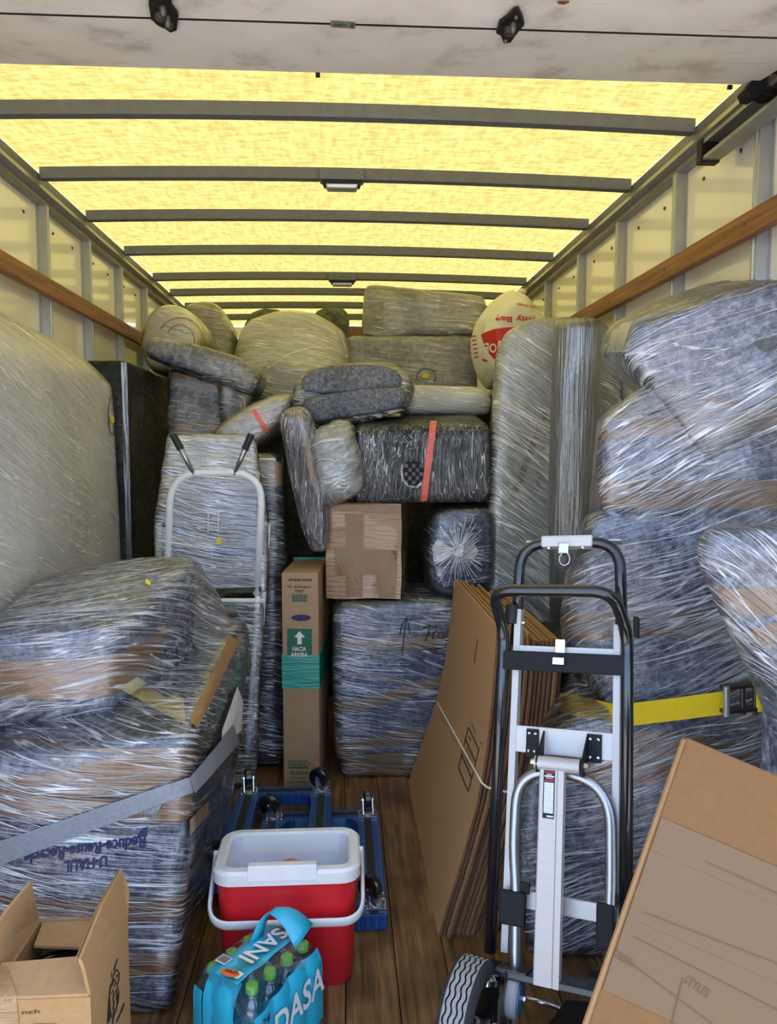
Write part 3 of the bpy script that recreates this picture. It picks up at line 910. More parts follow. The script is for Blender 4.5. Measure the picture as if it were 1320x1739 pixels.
# dark chest carrying the big bundle
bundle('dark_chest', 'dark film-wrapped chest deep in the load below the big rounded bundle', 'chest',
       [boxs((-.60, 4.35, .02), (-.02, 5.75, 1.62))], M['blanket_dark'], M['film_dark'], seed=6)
d = puff_px([(405, 668), (404, 620), (414, 582), (434, 552), (482, 537), (540, 545), (582, 572), (597, 612), (592, 655), (560, 672), (500, 676), (450, 674)], 4.28, 4.95, .9)
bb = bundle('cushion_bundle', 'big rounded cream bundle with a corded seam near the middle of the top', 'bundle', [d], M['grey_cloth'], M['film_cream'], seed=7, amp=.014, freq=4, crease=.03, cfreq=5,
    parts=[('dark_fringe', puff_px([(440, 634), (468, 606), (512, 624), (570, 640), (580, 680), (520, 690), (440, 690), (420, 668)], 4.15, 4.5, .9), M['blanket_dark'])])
pen(bb['film'], [[(455, 625), (490, 602), (530, 590), (565, 592), (590, 606)], [(575, 562), (586, 590), (588, 630), (584, 660)]], 1.8, bb['root'], 'white_plastic', 'cord')
d = puff_px([(533, 560), (537, 533), (556, 526), (584, 528), (593, 540), (594, 600), (590, 680), (540, 680)], 5.05, 5.4, .95)
tag(obj('sack', soft(*d, smooth=4), M['green_cloth'], smooth=True), 'small dark green sack standing behind the big rounded bundle', 'sack')
d = puff_px([(415, 560), (428, 538), (452, 529), (478, 531), (492, 540), (500, 600), (500, 705), (420, 705)], 5.1, 5.5, .95)
tag(obj('folded_cloth', soft(*d, smooth=3, amp=.015), M['green_cloth'], smooth=True), 'dark cloth heap peeping over the left shoulder of the big rounded bundle', 'cloth')

# back right: long roll on a wide box, bag on a wardrobe
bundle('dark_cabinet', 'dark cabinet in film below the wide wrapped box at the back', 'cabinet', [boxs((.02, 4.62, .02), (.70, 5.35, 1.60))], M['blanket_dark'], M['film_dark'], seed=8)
wb_ = bundle('wide_box', 'wide grey box in tight film with a yellow sticker, under the long roll', 'box',
    [prism_px([(588, 572), (806, 570), (812, 690), (588, 690)], 4.55, 5.15)], M['blanket_grey'], M['film_heavy'], seed=9, amp=.004, smooth=3)
sticker(wb_['film'], [(719, 634), (729, 636), (727, 643), (717, 641)], wb_['root'])
pen(wb_['film'], [ellipse(724, 640, 16, 14, a0=150, a1=400)], 1.2, wb_['root'], name='marker_ring')
lr = bundle('long_roll', 'long grey roll with a loose film end, topmost at the back', 'roll',
    [prism_px([(652, 500), (716, 502), (740, 497), (822, 503), (826, 512), (824, 567), (650, 570)], 4.58, 5.0)], M['grey_cloth'], M['film'], seed=10, amp=.006,
    parts=[('loose_end', prism_px([(622, 484), (634, 482), (652, 498), (654, 569), (618, 571)], 4.64, 4.86), M['grey_cloth'])])
d = pts((.02, 5.3, 1.70), (.02, 5.7, 1.70), (.28, 5.3, 1.70), (.28, 5.7, 1.70), (.02, 5.3, 2.235), (.28, 5.3, 2.235), (.02, 5.7, 2.235), (.28, 5.7, 2.235))
tag(obj('carton', d, M['card'], bevel=.006), 'brown carton corner showing between the rounded bundle and the long roll', 'box')
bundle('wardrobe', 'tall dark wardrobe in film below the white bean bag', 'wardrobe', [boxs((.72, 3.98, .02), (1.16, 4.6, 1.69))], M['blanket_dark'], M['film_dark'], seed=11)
d = puff_px([(868, 494), (889, 500), (912, 528), (928, 548), (934, 585), (922, 630), (900, 660), (826, 662), (812, 640), (800, 605), (799, 575), (808, 545), (832, 515), (848, 502)], 4.02, 4.55, .62)
bg_ = soft(*d, voxel=.014, smooth=8, amp=.010, freq=5, fine=.003)
br = root('bean_refill_bag', 'round white plastic bag with upside-down red lettering, beside the long roll', 'bag', (.92, 4.28, 1.74))
obj('bag_body', bg_, M['bag_plastic'], br, smooth=True)
kn = B().lathe([(.012, -.02), (.022, 0), (.03, .012), (.018, .026), (.006, .032)], at(886, 500, 4.28), (-.1, -.2, 1), 14)
obj('knot', kn, M['bag_plastic'], br, smooth=True)
bvb = tree(bg_)
shield = [(818, 568.5), (826, 564), (841, 559), (856, 556.5), (876, 555.5), (896, 557.5), (912, 562), (914, 575), (906, 595), (890, 608), (868, 613), (851, 612), (839, 609), (830, 598), (823, 584)]
obj('printed_shield', press(flat2d(shield, 4), bvb, .004), M['ink_red'], br)
obj('lettering', press(fit_text('ghty Bag', (911, 538), (842, 538), 9.5, .018, cuts=2), bvb, .004), M['ink_red'], br)
obj('lettering', press(fit_text('Bean Refill', (916, 522), (879, 515), 3.6, .01, cuts=1), bvb, .004), M['ink_red'], br)
obj('lettering', press(fit_text('JOE', (851, 584), (825, 583), 15, .02, cuts=2), bvb, .006), M['white_print'], br)
obj('lettering', press(fit_text('BIG', (886, 576), (853, 581), 15, .02, cuts=2), bvb, .006), M['white_print'], br)
obj('fine_print', press(merge2d(*[stroke2d([(802 + .8*i, 572 + i*7), (809 + .9*i, 570 + i*7)], 2.0) for i in range(6)], stroke2d([(806, 548), (811, 542)], 2.2), stroke2d([(820, 610), (829, 613)], 3)), bvb, .004), M['ink_red'], br, kind='stuff')

# middle of the load
fb_ = bundle('floral_bag', 'flower-patterned bag in film with a pink stripe, leaning above the step stool', 'bag',
    [puff_px([(364, 738), (398, 712), (432, 690), (468, 674), (500, 672), (510, 684), (484, 722), (440, 758), (416, 770), (374, 762)], 3.42, 3.80, .85)], M['floral'], M['film_steep'], seed=12)
obj('pink_stripe', press(quad2d((427, 697), (434, 695), (457, 730), (449, 735), 2, 8), fb_['film'], .003), M['red_tape'], fb_['root'])
cu = bundle('moving_blankets', 'two folded blue-grey blankets in clear film on top of the black crate', 'blankets',
    [puff_px([(517, 640), (545, 630), (640, 626), (672, 632), (686, 650), (680, 668), (640, 672), (540, 678), (512, 672), (508, 655)], 3.36, 3.85, .93)],
    M['blanket_slate'], M['film'], pad_name='folded_blanket', seed=13, amp=.006, smooth=2,
    films=[[at(x, y, yy) for x, y in [(501, 660), (520, 632), (560, 624), (660, 618), (692, 636), (702, 662), (688, 694), (620, 714), (520, 724), (500, 690)] for yy in (3.40, 3.78)]],
    parts=[('folded_blanket', puff_px([(514, 682), (560, 672), (640, 664), (682, 662), (692, 676), (684, 696), (620, 710), (560, 720), (525, 722), (514, 708)], 3.34, 3.85, .93), M['blanket_slate'])])
fp = bundle('flat_parcel', 'long thin pale parcel in film lying behind the black crate, under the wide box', 'parcel',
    [prism_px([(690, 660), (700, 655), (824, 660), (832, 668), (832, 700), (690, 700)], 3.66, 4.1)], M['grey_cloth'], M['film_cream'], seed=14)
lp = bundle('leaning_board', 'narrow grey and brown board in film leaning steeply above the television carton', 'board',
    [prism_px([(478, 704), (498, 692), (520, 690), (533, 730), (546, 800), (556, 872), (556, 925), (546, 940), (532, 938), (512, 890), (492, 810), (480, 740)], 3.24, 3.33)],
    M['blanket_dark'], M['film_up'], seed=15, amp=.008,
    parts=[('wooden_rail', prism_px([(500, 694), (514, 692), (534, 780), (550, 870), (542, 872), (522, 790)], 3.225, 3.30), M['card'])])
cb = bundle('crumpled_bag', 'crumpled clear plastic bag stuffed between the leaning board and black crate', 'bag',
    [puff_px([(527, 742), (548, 726), (576, 712), (598, 722), (600, 760), (614, 788), (610, 832), (592, 846), (562, 860), (546, 850), (536, 800)], 3.22, 3.36, .8)],
    M['grey_cloth'], M['film_bag'], seed=16, amp=.012, freq=9, fine=.006, gap=.010, crease=.05, cfreq=12, voxel=.010, smooth=2, films=[lambda v: v.y < 3.30])

# black crate with the red tape
kx = [at(602, 727, 3.30).x, at(834, 727, 3.30).x]
cr = bundle('black_crate', 'black wrapped crate with a red tape stripe and a torn hole', 'crate',
    [pts((.052, 3.31, 1.185), (.63, 3.31, 1.185), (.63, 3.74, 1.185), (.052, 3.74, 1.185), (.052, 3.31, 1.48), (.63, 3.31, 1.50), (.63, 3.74, 1.58), (.052, 3.74, 1.56), (.06, 3.33, 1.50), (.62, 3.33, 1.515))],
    M['blanket_dark'], M['film_black'], smooth=2, amp=.003, seed=17, gap=.007)
obj('red_tape', press(quad2d((731, 716), (742, 716), (725, 850), (714, 850), 2, 14), cr['film'], .004), M['red_tape'], cr['root'])
hole = [(684, 792), (690, 784), (706, 782), (717, 787), (720, 800), (717, 816), (706, 824), (694, 823), (685, 812)]
obj('torn_hole', press(flat2d(hole, 2), cr['film'], .003), M['black_matte'], cr['root'])
ws = []
for i in range(5):
    for j in range(5):
        if (i + j) % 2 == 0: ws.append(quad2d((687 + i*6.4, 788 + j*7), (692.5 + i*6.4, 788 + j*7), (692.5 + i*6.4, 794 + j*7), (687 + i*6.4, 794 + j*7), 1, 1))
obj('wicker_weave', press(merge2d(*ws), cr['film'], .006), M['dark_steel'], cr['root'])
rim = press(stroke2d([(684, 770 + 20), (681, 800), (685, 816), (694, 826), (708, 827), (716, 820)], 4), cr['film'], .008)
obj('torn_film', rim, M['film_bag'], cr['root'])

# taped brown carton
cc = Vector((.118, 3.45, .77)); ang = R(-9)
def rot2(p): return Vector((cc.x + (p.x-cc.x)*math.cos(ang) - (p.y-cc.y)*math.sin(ang), cc.y + (p.x-cc.x)*math.sin(ang) + (p.y-cc.y)*math.cos(ang), p.z))
tb = B().box((-.050, 3.28, .772), (.272, 3.62, 1.178), rot2)
sv, sf, _n = evaluated(tb.v, tb.f, [('SUBSURF', dict(subdivision_type='SIMPLE', levels=5, render_levels=5))])
sv = [p + Vector((noise.noise(p*7), noise.noise(p*7 + Vector((9, 0, 0))), noise.noise(p*7 + Vector((0, 9, 0)))))*.006 for p in sv]
tr_ = root('taped_carton', 'square brown carton wound all over in shiny brown tape, on the fragile bundle', 'box', (.118, 3.45, .772))
obj('carton_body', (sv, sf), M['card_taped'], tr_, smooth='auto')
bvc = tree((sv, sf))
def tstrip(a, b, c, d): obj('packing_tape', press(quad2d(a, b, c, d, 10, 10), bvc, .0035), M['tape'], tr_, smooth=True)
tstrip((566, 852), (694, 858), (694, 872), (566, 868)); tstrip((568, 930), (700, 936), (698, 976), (570, 976))
tstrip((586, 872), (618, 872), (616, 1014), (588, 1012)); tstrip((640, 936), (676, 936), (672, 1016), (640, 1016))

# knotted dark bag
kb = bundle('knotted_bag', 'dark blue bag with its clear plastic gathered in a knot', 'bag',
    [puff_px([(724, 870), (742, 856), (800, 853), (826, 860), (830, 920), (828, 985), (800, 1003), (740, 1003), (722, 985), (716, 930)], 3.30, 3.72, .93)], M['blanket_blue'], M['film_clear'], seed=18)
kc = at(778, 936, 3.26)
rays = []
rk = random.Random(3)
m2 = []
for i in range(64):
    a = 2*math.pi*i/64 + rk.uniform(-.05, .05); L_ = rk.uniform(34, 66)
    c_, s_ = math.cos(a), math.sin(a)
    w_ = rk.uniform(.5, 1.7)
    m2.append(stroke2d([(778 + c_*t*L_*.85, 936 + s_*t*L_) for t in (.08, .3, .55, .8, 1)], w_))
obj('plastic_pleats', press(merge2d(*m2), kb['film'], .005), M['film_white'], kb['root'])
kf = B().lathe([(.004, 0), (.014, .012), (.022, .02), (.03, .045), (.022, .05), (.01, .03)], kc + Vector((0, .03, 0)), (0, -1, .05), 14)
kfv = [p + Vector((noise.noise(p*60), 0, noise.noise(p*60 + Vector((5, 5, 5)))))*.012 for p in kf.v]
obj('knot', (kfv, kf.f), M['film_white'], kb['root'], smooth=True)
fan = press(merge2d(flat2d([(776, 936), (744, 915), (736, 930), (738, 954), (752, 952)], 2), flat2d([(780, 935), (806, 925), (812, 936), (804, 950), (786, 946)], 2)), kb['film'], .012)
obj('loose_plastic', fan, M['film_white'], kb['root'])

# blue bundle marked fragile
fg = bundle('fragile_bundle', 'blue blanket-wrapped block with handwritten word and arrow, below the taped carton', 'bundle',
    [pts((-.035, 3.235, .10), (.48, 3.235, .10), (.48, 3.72, .10), (-.035, 3.72, .10), (-.038, 3.23, .735), (.49, 3.23, .745), (.49, 3.74, .75), (-.038, 3.74, .74), (.0, 3.25, .755), (.46, 3.25, .765), (.46, 3.7, .765), (0, 3.7, .76))],
    M['blanket_blue'], M['film'], smooth=4, amp=.008, seed=19,
    tapes=[dict(z0=.60, width=.055, A=.01, off=.004), dict(z0=.40, width=.05, A=.09, ph=R(-70), off=.006), dict(z0=.19, width=.06, A=.05, ph=R(-70), off=.006)],
    parts=[('carton_base', pts((-.005, 3.25, .0), (.46, 3.25, .0), (.46, 3.7, .0), (-.005, 3.7, .0), (-.005, 3.25, .11), (.46, 3.25, .11), (.46, 3.7, .11), (-.005, 3.7, .11)), M['card'])])
pen(fg['film'], [[(683, 1110), (687, 1075), (689, 1053), (690, 1050)], [(679, 1078), (683, 1060), (690, 1049), (694, 1060), (696, 1076)],
    [(718, 1066), (730, 1062), (744, 1064)], [(730, 1064), (726, 1078), (722, 1089)], [(719, 1078), (731, 1074)], [(736, 1072), (735, 1086)], [(736, 1076), (742, 1070)],
    [(752, 1074), (745, 1074), (744, 1083), (750, 1084), (753, 1073), (754, 1085)], [(764, 1072), (758, 1074), (758, 1082), (764, 1080), (765, 1071), (764, 1092), (756, 1096)],
    [(710, 1103), (735, 1102), (768, 1098)]], 2.0, fg['root'])

# television carton
tvr = root('television_carton', 'tall narrow brown carton with green band and up arrow, standing on end', 'box', (-.165, 3.36, 0))
ta = R(4)
def rt_(p):
    o = Vector((-.253, 3.165, 0)); q = p - o
    return o + Vector((q.x*math.cos(ta) + q.y*math.sin(ta), q.y*math.cos(ta) - q.x*math.sin(ta), q.z))
tvb = B().box((-.253, 3.165, 0), (-.103, 3.60, .905), rt_)
obj('carton_body', vf(tvb), M['tv_card'], tvr, bevel=.004)
bvt = tree(vf(tvb))
def tv(name, m2, mt, off=.002, par=tvr): return obj(name, press(m2, bvt, off), M[mt], par)
tv('lettering', fit_text('uhaul.com', (489, 986), (530, 986.5), 4.6, .03), 'ink_brown')
tv('lettering', fit_text('No. de Producto', (489, 998), (529, 998.5), 4.2, .01), 'ink_brown')
tv('lettering', fit_text('TVKIT', (501, 1006.5), (517, 1006.8), 5, .02), 'ink_brown')
tv('barcode', merge2d(*[quad2d((496 + i*1.55, 1009), (496.8 + i*1.55 + (.35 if i % 3 else 0), 1009), (496.8 + i*1.55 + (.35 if i % 3 else 0), 1022), (496 + i*1.55, 1022), 1, 1) for i in range(17)]), 'ink_green')
tv('handhold', flat2d(ellipse(511.5, 1049, 17, 5.4, 20)[:-1]), 'ink_blue')
tv('perforation', merge2d(*[stroke2d([(511.5 + 19.5*math.cos(a), 1049 + 7.6*math.sin(a)), (511.5 + 20.2*math.cos(a), 1049 + 8.2*math.sin(a))], .9) for a in [i*.3 for i in range(21)]]), 'ink_brown')
gp = tv('green_panel', quad2d((488, 1067), (530, 1068), (530, 1125), (488, 1125), 1, 1), 'ink_green')
tv('arrow', flat2d([(509, 1071.5), (518, 1082), (512.6, 1082), (512.6, 1094), (505.4, 1094), (505.4, 1082), (500, 1082)]), 'white_print', .003, gp)
tv('lettering', fit_text('HACIA', (497, 1105), (520.5, 1105.3), 7, .025), 'white_print', .003, gp)
tv('lettering', fit_text('ARRIBA', (494, 1114.8), (523, 1115.1), 7, .025), 'white_print', .003, gp)
tv('logo_frame', merge2d(*[stroke2d(p, 1.3) for p in ([(490.5, 1292), (524, 1292), (525, 1297), (524, 1302.5), (490.5, 1302.5), (490, 1297), (490.5, 1292)], [(490, 1304), (525, 1304)])]), 'ink_green')
tv('lettering', fit_text('U-HAUL', (493, 1300.3), (522, 1300.5), 6.0, .03), 'ink_green')
tv('lettering', fit_text('GRANDE', (492, 1315), (523, 1315.3), 6, .03), 'ink_green')
tv('lettering', fit_text('Alimento', (495, 1322.5), (520, 1322.7), 4.4, .01), 'ink_green')
tv('lettering', fit_text('para pantallas', (489.5, 1329.5), (526, 1329.7), 4.4, .015), 'ink_green')
tv('lettering', fit_text('de hasta 70"', (492, 1336.5), (524, 1336.7), 4.6, .015), 'ink_green')
cb2 = B().box((-.2555, 3.1625, .425), (-.1005, 3.603, .565), rt_)
cbv, cbf, _n = evaluated(cb2.v, cb2.f, [('SUBSURF', dict(subdivision_type='SIMPLE', levels=4, render_levels=4))])
obj('green_wrap', ([p + Vector((0, 0, noise.noise(p*30)*.006)) for p in cbv], cbf), M['green_film'], tvr, smooth='auto')
obj('green_strap', vf(B().box((-.256, 3.56, .895), (-.098, 3.585, .914), rt_)), M['green_film'], tvr)

# grey upright panel behind the step stool
gpn = bundle('upright_panel', 'tall narrow grey slab in film with brown tape on top, right behind the step stool', 'panel',
    [boxs((-.45, 3.37, .015), (-.262, 3.64, 1.385))], M['blanket_dark'], M['film'], smooth=2, amp=.003, seed=20, gap=.007,
    tapes=[dict(z0=1.30, width=.10, off=.004)])
# ---------------------------------------------------------------- folded step stool in film
sl = root('step_stool', 'white tubular folding step stool in film, feet up, with a yellow sticker', 'step stool', (-.55, 3.2, 0))
def sy(p, Y): return at(p[0], p[1], Y)
def stool_tube(name, px, Y, r, mt, par=sl, rad=.06, Yb=None):
    n = len(px)
    P = [at(x, y, Y if Yb is None else Y + (Yb - Y) * i / (n - 1)) for i, (x, y) in enumerate(px)]
    return obj(name, B().tube(rounded(P, rad), r, 10), M[mt], par, smooth=True)
stool_tube('hoop', [(277, 1290), (290, 803), (447, 803), (436, 1010)], 3.17, .0155, 'white_enamel', rad=.13)
stool_tube('side_rail', [(270, 888), (264, 1290)], 3.20, .0125, 'white_enamel')
stool_tube('side_rail', [(455, 888), (447, 1018), (430, 1250)], 3.20, .0125, 'white_enamel', rad=.02)
stool_tube('side_rail', [(438, 1012), (420, 1285)], 3.16, .012, 'white_enamel')
stool_tube('cross_bar', [(330, 1020), (450, 1020)], 3.16, .010, 'white_enamel')
stool_tube('cross_bar', [(275, 1152), (440, 1152)], 3.16, .008, 'white_enamel')
stool_tube('cross_bar', [(275, 1226), (432, 1226)], 3.16, .008, 'white_enamel')
for a, b in (((296, 742), (330, 806)), ((425, 742), (398, 806))):
    lg = stool_tube('leg', [a, b], 3.158, .0105, 'silver_tube', Yb=3.165)
    A_, B_ = at(*a, 3.158), at(*b, 3.165); d = (B_ - A_).normalized()
    obj('rubber_foot', B().cyl(A_ - d*.012, A_ + d*.055, .0145, 14), M['black_rubber'], lg, smooth='auto')
pl = prism_px([(296, 830), (310, 815), (428, 815), (438, 830), (434, 1000), (288, 1000)], 3.185, 3.215)
obj('platform', pl, M['stool_deck'], sl, bevel=.006)
for y0, y1, a, b in ((1042, 1062, 280, 432), (1165, 1180, 275, 426)):
    st_ = obj('step', prism_px([(a, y0), (b, y0), (b, y1), (a, y1)], 3.165, 3.22), M['blanket_dark'], sl)
stf = [at(x, y, yy) for x, y in [(285, 740), (432, 738), (456, 890), (452, 1005), (262, 1005), (264, 890)] for yy in (3.168, 3.235)]
h = hull_of(stf)
fd = soft(h[0], h[1], .016, 2, .006, 7, .003, inflate=.006, seed=31)
obj('stretch_film', fd, M['film_shiny'], sl, smooth=True)
h = hull_of([at(x, y, yy) for x, y in [(266, 1010), (448, 1024), (436, 1300), (428, 1332), (290, 1336)] for yy in (3.15, 3.225)])
fd2 = soft(h[0], h[1], .016, 2, .006, 7, .003, inflate=.004, seed=32)
obj('stretch_film', fd2, M['film'], sl, smooth=True)
bvs = tree(fd)
obj('sticker', press(flat2d(ellipse(372, 918, 5, 6.5, 10)[:-1]), bvs, .004), M['yellow_paper'], sl)
obj('olive_strap', press(quad2d((330, 1000), (455, 996), (455, 1012), (330, 1010), 12, 2), bvs, .006), M['olive_strap'], sl)
obj('slots', press(merge2d(*[stroke2d([(x, 866), (x, 905)], 1.6) for x in (354, 371)]), bvs, .004), M['white_print'], sl)

# ---------------------------------------------------------------- wrapped armchair, front left
ac_solids = [
    pts((-.905, 1.90, .02), (-.44, 1.86, .02), (-.42, 2.68, .02), (-.905, 2.68, .02), (-.905, 1.87, .66), (-.395, 1.86, .70), (-.375, 1.90, .715), (-.36, 2.66, .76), (-.905, 2.66, .74), (-.40, 1.86, .35), (-.40, 2.7, .35)),
    pts((-.905, 2.00, .70), (-.62, 2.02, .72), (-.60, 2.04, .925), (-.905, 1.96, .935), (-.905, 2.46, .72), (-.47, 2.46, .72), (-.455, 2.33, 1.05), (-.47, 2.46, 1.06), (-.60, 2.38, 1.07), (-.75, 2.34, 1.05), (-.905, 2.28, 1.01), (-.905, 2.48, 1.01)),
    pts((-.60, 2.20, .72), (-.375, 1.93, .72), (-.33, 2.66, .80), (-.345, 2.62, .825), (-.42, 2.62, .83), (-.60, 2.6, .80))]
ac = bundle('wrapped_armchair', 'big armchair in blue-grey blankets, brown tape and film, behind the open carton', 'armchair',
    ac_solids, M['blanket'], [M['film'], M['film_steep']], smooth=3, amp=.010, seed=21, voxel=.016, gap=.012,
    films=[[v for a, b in (ac_solids[0], ac_solids[2]) for v in a], [v for v in ac_solids[1][0]] + [Vector((-.60, 2.2, .74)), Vector((-.36, 2.6, .80))]],
    tapes=[dict(c=(-.68, 2.25), z0=.575, width=.12, A=.05, ph=R(190), th0=190, th1=365, off=.004), dict(c=(-.68, 2.25), z0=.60, width=.06, A=.07, ph=R(30), th0=190, th1=365, off=.007),
           dict(c=(-.68, 2.25), z0=.28, width=.06, th0=190, th1=365, off=.005), dict(c=(-.68, 2.25), z0=.155, width=.055, th0=190, th1=365, A=.015, off=.005),
           dict(c=(-.70, 2.22), z0=.845, width=.105, th0=190, th1=365, A=.03, ph=R(10), off=.005)])
ar = ac['root']; acb = tree((ac['verts'], []),) if False else ac['body']
sticker(ac['film'], [(248, 985), (256, 989), (255, 996), (247, 992)], ar)
obj('lettering', press(fit_text('Reduce-Reuse-Recycle', (248, 1418), (40, 1447), 20, .03, .25, cuts=2), ac['film'], .003), M['ink_blue'], ar)
obj('lettering', press(fit_text('U-HAUL', (182, 1453), (108, 1463), 18, .03, .2, cuts=2), ac['film'], .003), M['ink_blue'], ar)
obj('printed_arrow', press(flat2d([(252, 1402), (250, 1419), (232, 1422), (238, 1410)], 1), ac['film'], .003), M['ink_blue'], ar)
pen(ac['film'], [[(276, 1112), (284, 1100), (292, 1108), (280, 1116), (296, 1118)], [(298, 1096), (300, 1118)], [(304, 1092), (310, 1110), (316, 1090), (318, 1108)], [(322, 1086), (330, 1100)], [(296, 1130), (318, 1120)]], 1.4, ar)
obj('painted_reflection', press(flat2d([(200, 1168), (230, 1148), (284, 1190), (300, 1182), (314, 1190), (316, 1234), (262, 1208)], 3), ac['body'], .007), M['reflection_yellow'], ar, smooth=True)  # yellow roof reflection on the seat film, painted as a patch
obj('painted_side_reflection', press(flat2d([(400, 1165), (410, 1190), (408, 1240), (372, 1272), (374, 1240)], 2), ac['film'], .006), M['cream_cloth'], ar, smooth=True)  # cream patch painting the roof's reflection on the side of the wrap
obj('painted_gap_shade', press(flat2d([(396, 1168), (401, 1160), (366, 1262), (350, 1292)], 2), ac['film'], .005), M['blanket_dark'], ar, smooth=True)  # shade of the gap next to it, painted as a dark patch
obj('packing_tape', press(quad2d((390, 1080), (404, 1092), (334, 1238), (320, 1226), 4, 14), ac['film'], .004), M['tape'], ar, smooth=True)
obj('packing_tape', press(quad2d((320, 1392), (352, 1360), (352, 1382), (320, 1418), 6, 3), ac['film'], .004), M['tape'], ar, smooth=True)
# grey webbing strap across the armchair
gs = press(quad2d((-20, 1434), (322, 1318), (325, 1345), (-20, 1476), 40, 3), ac['film'], .006)
gsr = root('grey_strap', 'grey webbing strap slanting across the front of the wrapped armchair', 'strap', (-.66, 1.83, .40))
obj('webbing', gs, M['webbing_grey'], gsr, smooth=True)
obj('webbing_turn', press(quad2d((318, 1318), (392, 1230), (402, 1262), (325, 1347), 16, 3), ac['film'], .010), M['webbing_grey'], gsr, smooth=True)
hk = at(262, 1376, 1.8)
obj('loose_corner', press(flat2d([(242, 1376), (276, 1364), (262, 1390), (256, 1390)], 1), ac['film'], .008), M['blanket_grey'], gsr)
# brass padlock hanging on the far strap
pk = root('padlock', 'small brass padlock hanging beside the step stool rails', 'padlock', at(416, 1120, 2.75))
obj('lock_body', prism_px([(408, 1112), (424, 1106), (426, 1136), (409, 1148)], 2.70, 2.73), M['dark_steel'], pk, bevel=.004)
obj('shackle', B().tube([at(x, y, 2.715) for x, y in ellipse(416, 1112, 9, 9, 14, 160, 400)], .004, 8), M['brass'], pk, smooth=True)

# ---------------------------------------------------------------- right side
sb = bundle('tall_slab', 'tall slab in yellowed film standing behind the silver roll on the right', 'mattress',
    [prism_px([(842, 640), (846, 590), (862, 562), (905, 540), (1015, 538), (1042, 552), (1060, 700), (1060, 1420), (826, 1420), (830, 1000), (836, 800)], 3.36, 3.85, .80, .045)],
    M['grey_cloth'], M['film_slab'], smooth=6, amp=.014, freq=3, seed=22, voxel=.02, tapes=[], pad_name='quilting')
obj('packing_tape', press(quad2d((921, 700), (934, 690), (876, 850), (862, 850), 3, 14), sb['body'], .005), M['tape'], sb['root'])
rp = B()
rc0, rc1 = at(982, 545, 3.17), at(966, 1060, 3.17)
ringn = 40; rings = []
for i in range(60):
    t = i / 59; c = rc0.lerp(rc1, t); rr = .098 * (1 - .18 * max(0, t - .55) / .45)
    if i == 0: rr *= .9
    if t > .5: c = c + Vector((0, 0, 0))
    rings.append([c + Vector((rr*math.cos(2*math.pi*k/ringn), rr*.9*math.sin(2*math.pi*k/ringn), 0)) * (1 + .05*noise.noise(Vector((math.cos(2*math.pi*k/ringn)*2.5, math.sin(2*math.pi*k/ringn)*2.5, t*3)))) for k in range(ringn)])
rings.append([Vector((p.x, p.y, 0.0)) for p in rings[-1]])
rp.loft(rings)
rr_ = root('rolled_rug', 'upright grey rolled rug in shiny tight film, right of the tall slab centre', 'rug', (rc1.x, rc1.y, 0))
obj('rug_roll', rp, M['rug_film'], rr_, smooth=True)
h = hull_of(rings[0] + rings[-2]); fdr = soft(h[0], h[1], .02, 2, .004, 9, .002, inflate=.012, seed=23)

# black wrapped thing behind the flat cartons
bundle('black_bundle', 'black film-wrapped bundle standing between the flat cartons and the strapped bundle', 'bundle',
    [pts((.70, 2.56, .02), (.98, 2.56, .02), (.98, 3.0, .02), (.70, 3.0, .02), (.72, 2.56, .68), (.98, 2.56, .76), (.98, 3.0, .76), (.72, 3.0, .72))], M['blanket_dark'], M['film_dark'], seed=24)

# big strapped bundle on the right
rbs = [
    # top block with the jutting corner
    pts(at(1062, 600, 1.98), at(1078, 552, 1.98), at(1250, 500, 1.92), at(1340, 480, 1.90), at(1340, 690, 1.92), at(1220, 700, 1.96), at(1120, 648, 1.97),
        at(1022, 604, 2.40), at(1036, 560, 2.40), at(1120, 515, 2.40), (1.163, 2.40, 1.92), (1.163, 2.40, 1.5), at(1110, 680, 2.35)),
    # middle block
    pts(at(1028, 716, 2.02), at(1120, 700, 2.0), at(1330, 690, 1.97), at(1330, 900, 1.97), at(1030, 870, 2.04), at(1018, 760, 2.05), at(1022, 712, 2.42), at(1004, 880, 2.42), (1.163, 2.42, 1.55), (1.163, 2.42, 1.15), (1.163, 1.97, 1.5), (1.163, 1.97, 1.2)),
    pts(at(1006, 880, 2.04), at(1330, 860, 1.97), at(1330, 1010, 1.99), at(996, 1010, 2.06), at(998, 880, 2.42), at(984, 1010, 2.42), (1.163, 2.42, 1.3), (1.163, 2.42, 1.0), (1.163, 1.99, 1.2), (1.163, 1.99, 1.05)),
    # waist and seat
    pts(at(960, 1030, 2.10), at(1000, 990, 2.06), at(1330, 990, 2.02), at(1330, 1240, 2.02), at(1064, 1240, 2.02), at(1064, 1190, 2.02), at(958, 1080, 2.14), (.74, 2.5, 1.02), (.775, 2.5, .65), (1.163, 2.5, 1.05), (1.163, 2.5, .6), (1.163, 2.02, 1.0), (1.163, 2.02, .6)),
    # lower block down to the floor
    pts(at(1064, 1200, 2.02), at(1330, 1225, 2.0), (1.163, 2.0, .70), (1.163, 2.5, .70), (.775, 2.5, .70), at(1000, 1330, 1.98), (.66, 2.02, .02), (1.163, 2.0, .02), (1.163, 2.5, .02), (.72, 2.5, .02), (.58, 2.00, .30), (.60, 1.99, .45), (.58, 2.02, .04)),
    pts((.50, 2.00, .04), (.56, 2.12, .04), (.80, 1.98, .04), (.80, 2.12, .04), (.475, 2.03, .40), (.53, 2.01, .62), (.62, 2.0, .68), (.80, 2.0, .66), (.80, 2.12, .66), (.52, 2.10, .55), (.48, 2.03, .2))]
